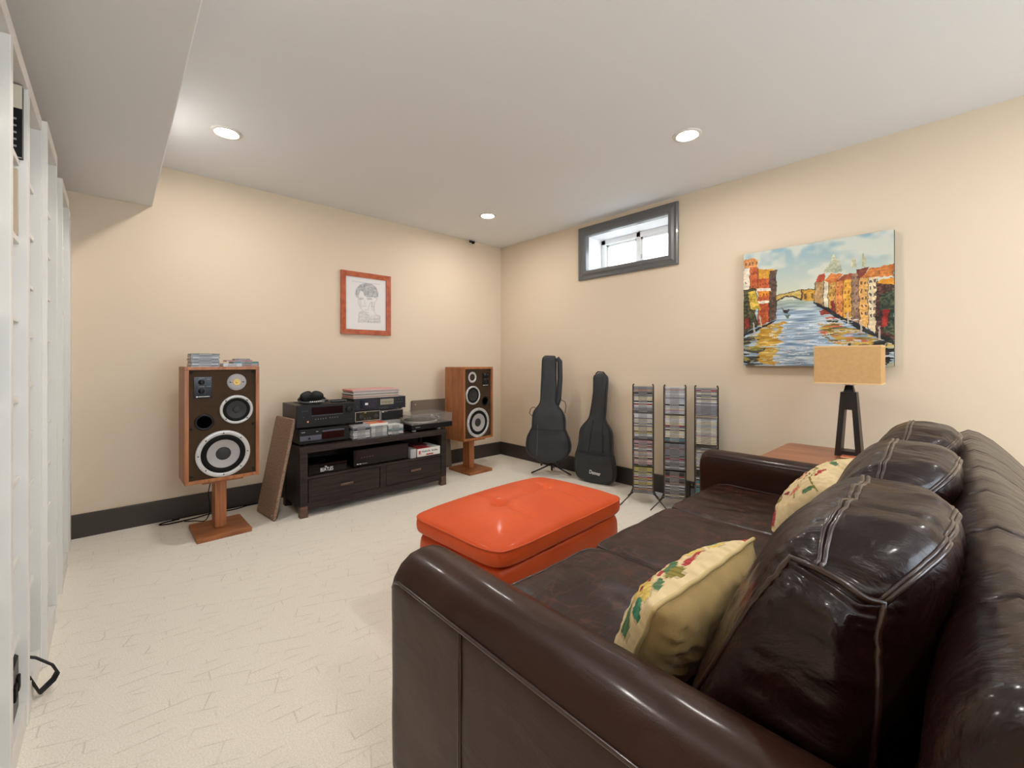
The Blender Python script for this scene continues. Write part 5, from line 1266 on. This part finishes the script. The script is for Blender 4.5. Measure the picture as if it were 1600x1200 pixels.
for a in (-2.79, -.93):
    for b in (-3.88, -2.86):
        g = G(); trap(g, b-.02, b+.02, 0, b-.03, b+.03, .085, a-.02, a+.02, a-.03, a+.03); g.build('foot', M_lampwood, sf, world=True, fix=True)
# seat cushions
for i in range(3):
    cx = -2.684+.0005+(i+.5)*.561
    def sfn(a, b, c, cx=cx):
        x = cx+.289*a; y = -3.185+.315*b; z = .378+.082*c
        z += .006*(1-a*a)*(1-b*b)*max(0, c)
        z += (.0070*noise.noise(Vector((x*6, y*6, z*5)))+.0034*noise.noise(Vector((x*19, y*11, 2)))+.0016*noise.noise(Vector((x*40, y*24, 5))))*(1 if c > 0 else .3)
        y += .004*noise.noise(Vector((x*9, 3, z*9)))
        return (x, y, z)
    g = G(); g.cushion(sfn, (48, 52, 14), 11); sc = sb(g, 'seat_cushion', M_leather_seat)
    for c_ in (.80,):
        g = G(); g.tube([sfn(*SE(p, 11)) for p in [(-1, t_, .96) for t_ in np.linspace(-1, 1, 24)]+[(t_, 1, .96) for t_ in np.linspace(-.95, 1, 24)]+[(1, t_, .96) for t_ in np.linspace(.95, -1, 24)]], .0035, 7); sb(g, 'piping', M_pipe, sc)
# back cushions
for i in range(3):
    cx = -2.684+.004+(i+.5)*.558
    def bfn(a, b, c, cx=cx, i=i):
        u, w_ = (b+1)/2, (c+1)/2
        FB, FT, BT, BB = (-3.415, .452), (-3.600, .882), (-3.778, .877), (-3.715, .452)
        y = (1-u)*((1-w_)*FB[0]+w_*FT[0])+u*((1-w_)*BB[0]+w_*BT[0]); z = (1-u)*((1-w_)*FB[1]+w_*FT[1])+u*((1-w_)*BB[1]+w_*BT[1])
        q3 = abs(a)**3; z -= .060*q3*w_**2+.060*q3*w_*u**2; y += .022*(1-a*a)*(1-c*c)*(-b)+q3*w_*(.125*u**2-.012*(1-u)**2)
        x = cx+.279*a*(1-.04*w_)+math.copysign(1, a)*a**8*(.010*noise.noise(Vector((y*7, z*13, 4+i)))+.005*noise.noise(Vector((y*15, z*34, 8+i)))+.004*noise.noise(Vector((y*30, z*60, i))))
        n1 = noise.noise(Vector((x*16+i+y*5, y*5, z*6)))+.6*noise.noise(Vector((x*34+y*8, y*9, z*9+i)))+.35*noise.noise(Vector((x*60, y*16, z*14+i)))
        n2 = noise.noise(Vector((x*5, y*6, z*5+i*3)))
        k = .0075*n1*(w_**.7)*(.35+.65*(1-a**4))+.0075*n2
        # gathers running in from the corners
        k += .004*math.sin(38*math.atan2(w_-.98, abs(a)-1.05))*math.exp(-((1-abs(a))/.22)**2)*math.exp(-((1-w_)/.25)**2)
        L_ = math.sqrt(b*b+c*c) or 1
        return (x, y-(-b/L_)*k*(-1) if 0 else y+(b/L_)*(-k), z+(c/L_)*k)
    e = 5.2
    g = G(); g.cushion(bfn, (84, 40, 60), e); bc = sb(g, 'back_cushion', M_leather)
    bm = bmesh.new(); bm.from_mesh(bc.data); bmesh.ops.recalc_face_normals(bm, faces=bm.faces); bm.to_mesh(bc.data); bm.free()
    for sg in (-1, 1):
        loopp = [(sg, -1, t_) for t_ in np.linspace(-1, 1, 30)]+[(sg, t_, 1) for t_ in np.linspace(-.93, 1, 20)]+[(sg, 1, t_) for t_ in np.linspace(.93, -1, 26)]
        g = G(); g.tube([bfn(*SE(p, e)) for p in loopp], .0048, 8); sb(g, 'piping', M_pipe, bc)
    for bb, rr in ((1, .0048), (.93, .003), (-.42, .0036), (-.52, .0036)):
        g = G(); g.tube([bfn(*SE((t_, bb, 1), e)) for t_ in np.linspace(-1, 1, 60)], rr, 7); sb(g, 'piping', M_pipe, bc)

# ---------------- embroidered pillows ----------------
def pillow(label, loc, R, w, h, T, seed, motifs):
    t = thing('throw_pillow', label, 'pillow', loc, 0, None); t.rotation_euler = R.to_euler()
    N = 72
    def P(u, v, sg):
        x = w/2*u*(1-.07*(1-v*v)); z = h/2*v*(1-.07*(1-u*u))
        th = T/2*(max(0, (1-abs(u)**3.2)*(1-abs(v)**3.2)))**.55
        edge = max(abs(u), abs(v))
        pk = (.006 if sg > 0 else .013)*noise.noise(Vector((u*7*(1+seed*.1), v*7, seed)))*(1-edge**6)+.004*math.sin(u*26+v*9)*math.exp(-((1-edge)/.12)**2)*(1-edge)*6
        return (x, sg*(-1)*(th+pk*(1 if th > .004 else 0)), z)
    V_, U_ = np.meshgrid((np.arange(N)+.5)/N, (np.arange(N)+.5)/N, indexing='ij')
    rng = np.random.default_rng(seed)
    img = np.ones((N, N, 3))*np.array([222, 200, 154.])+((snoise(rng, N, N, 30, 30)-.5)*22)[..., None]
    cols = dict(r=(168, 52, 50), g=(74, 110, 72), o=(128, 118, 48), p=(206, 120, 96), y=(214, 186, 96), b=(110, 84, 58), t=(60, 130, 100), m=(128, 30, 44))
    for k in motifs:
        if k[0] == 'l':
            _, c, wd, pts = k
            for a, b in zip(pts[:-1], pts[1:]): m_ = segdist(U_, V_, a, b) < wd; img[m_] = cols[c]
        else:
            _, c, cx, cy, rx, ry, an = k
            dx, dy = U_-cx, V_-cy; a_ = dx*math.cos(an)+dy*math.sin(an); b_ = -dx*math.sin(an)+dy*math.cos(an)
            q = (a_/rx)**2+(b_/ry)**2; m_ = q < 1; img[m_] = np.array(cols[c])+((np.sin(a_*150)*14)[..., None])[m_]
            rim = (q >= 1)&(q < 1.35); img[rim] = img[rim]*.75+np.array(cols['b'])*.25
    vx = [P(-1+2*j/N, 1-2*i/N, 1) for i in range(N+1) for j in range(N+1)]
    fp = col_mesh('embroidered_front', vx, N, N, img, vcol_mat('crewel embroidery %d' % seed, .85, .0015), t)
    plabel(fp, 'cream front embroidered with red and green flowers')
    g = G(); v = [P(-1+2*j/40, 1-2*i/40, -1) for i in range(41) for j in range(41)]
    f = [(i*41+j, i*41+j+1, (i+1)*41+j+1, (i+1)*41+j) for i in range(40) for j in range(40)]
    g.add(v, f, 0, True); g.build('back_panel', M_tan, t)
    e = [(t_, 1) for t_ in np.linspace(-1, 1, 30)]+[(1, t_) for t_ in np.linspace(.93, -1, 29)]+[(t_, -1) for t_ in np.linspace(.93, -1, 29)]+[(-1, t_) for t_ in np.linspace(-.93, .93, 28)]
    g = G(); g.tube([P(a, b, 0) if 0 else (w/2*a*(1-.07*(1-b*b)), .001*math.sin(a*15+b*11), h/2*b*(1-.07*(1-a*a))) for a, b in e], .0048, 8, closed=True); g.build('piping', M_tanpipe, t)
    return t, P
mot1 = [('l', 'b', .012, [(.1, .9), (.3, .6), (.5, .5), (.75, .35), (.95, .1)]), ('e', 'y', .22, .25, .13, .10, .6), ('e', 'm', .17, .20, .03, .02, 0), ('e', 'm', .25, .17, .03, .02, 0), ('e', 'm', .20, .29, .025, .02, 0),
        ('e', 'g', .08, .42, .05, .12, .2), ('e', 't', .32, .36, .07, .04, .4), ('e', 'g', .40, .12, .10, .04, .5), ('e', 'p', .55, .22, .13, .035, -.3), ('e', 'y', .66, .14, .07, .05, 0), ('e', 'r', .62, .08, .06, .02, 0), ('e', 'g', .55, .35, .10, .03, -.4), ('e', 't', .80, .12, .08, .025, -.5), ('e', 'r', .96, .04, .04, .04, 0),
        ('e', 'o', .70, .5, .09, .05, .8), ('e', 'r', .35, .6, .09, .06, 0), ('e', 'g', .2, .7, .1, .04, .7), ('e', 'p', .8, .7, .08, .05, .3), ('e', 'g', .6, .8, .1, .04, -.5), ('l', 'o', .012, [(.3, .9), (.5, .7), (.8, .6)])]
mot2 = [('l', 'b', .012, [(.35, .95), (.30, .80), (.42, .66), (.36, .55), (.44, .45)]), ('l', 'o', .010, [(.95, .2), (.7, .25), (.45, .2), (.2, .35), (.05, .6)]), ('l', 'o', .010, [(.9, .5), (.7, .42), (.55, .30), (.3, .15)]), ('l', 'b', .01, [(.42, .66), (.55, .72), (.5, .80), (.42, .78)]),
        ('e', 'r', .88, .90, .09, .07, .5), ('e', 'o', .70, .80, .07, .12, .2), ('e', 'p', .38, .42, .10, .035, .7), ('e', 'r', .36, .41, .05, .02, .7), ('e', 't', .17, .40, .05, .10, .1), ('e', 'g', .20, .40, .02, .06, .1), ('e', 'r', .60, .15, .10, .03, .4), ('e', 'g', .30, .08, .09, .03, -.4), ('e', 'g', .12, .12, .08, .03, .3), ('e', 'o', .55, .35, .07, .025, 0),
        ('e', 'p', .80, .45, .10, .03, 1.2), ('e', 'g', .9, .3, .03, .08, 0), ('e', 'm', .72, .62, .03, .07, .6), ('e', 'o', .08, .75, .05, .08, .2), ('e', 'r', .15, .9, .08, .05, 0), ('e', 'g', .5, .92, .09, .03, .2)]
extra1 = [('e', 'r', .30, .12, .035, .02, .3), ('e', 'y', .12, .12, .07, .05, .4), ('e', 't', .05, .22, .03, .08, .2), ('e', 'p', .45, .30, .10, .035, -.2), ('e', 'o', .33, .05, .08, .03, 0), ('e', 'r', .50, .06, .07, .02, .1), ('e', 'y', .78, .06, .06, .025, 0), ('e', 'g', .90, .16, .05, .02, .5), ('e', 'r', .70, .25, .06, .025, .4), ('e', 'g', .18, .06, .06, .025, .3)]
def mir(k): return ('l', k[1], k[2], [(1-a, b) for a, b in k[3]]) if k[0] == 'l' else ('e', k[1], 1-k[2], k[3], k[4], k[5], -k[6])
mot1 = [mir(k) for k in mot1+extra1]
R1 = Matrix.Rotation(PI-.04, 4, 'Z') @ Matrix.Rotation(-.42, 4, 'X')
t, P = pillow('embroidered throw pillow at the near end of the sofa, showing its tan linen back', (-2.405, -3.352, .537), R1, .46, .26, .165, 4, mot1)
g = G(); g.tube([(.13, .055, -.10), (.131, .066, -.12), (.132, .068, -.14)], .004, 6, flat=.4); g.build('zip_pull', M_steel, t)
R2 = Matrix.Rotation(-.17, 4, 'Y') @ Matrix.Rotation(PI, 4, 'Z') @ Matrix.Rotation(-.75, 4, 'X')
pillow('embroidered throw pillow with its flowered front in view, at the far end of the sofa', (-1.390, -3.380, .585), R2, .33, .31, .14, 9, mot2)
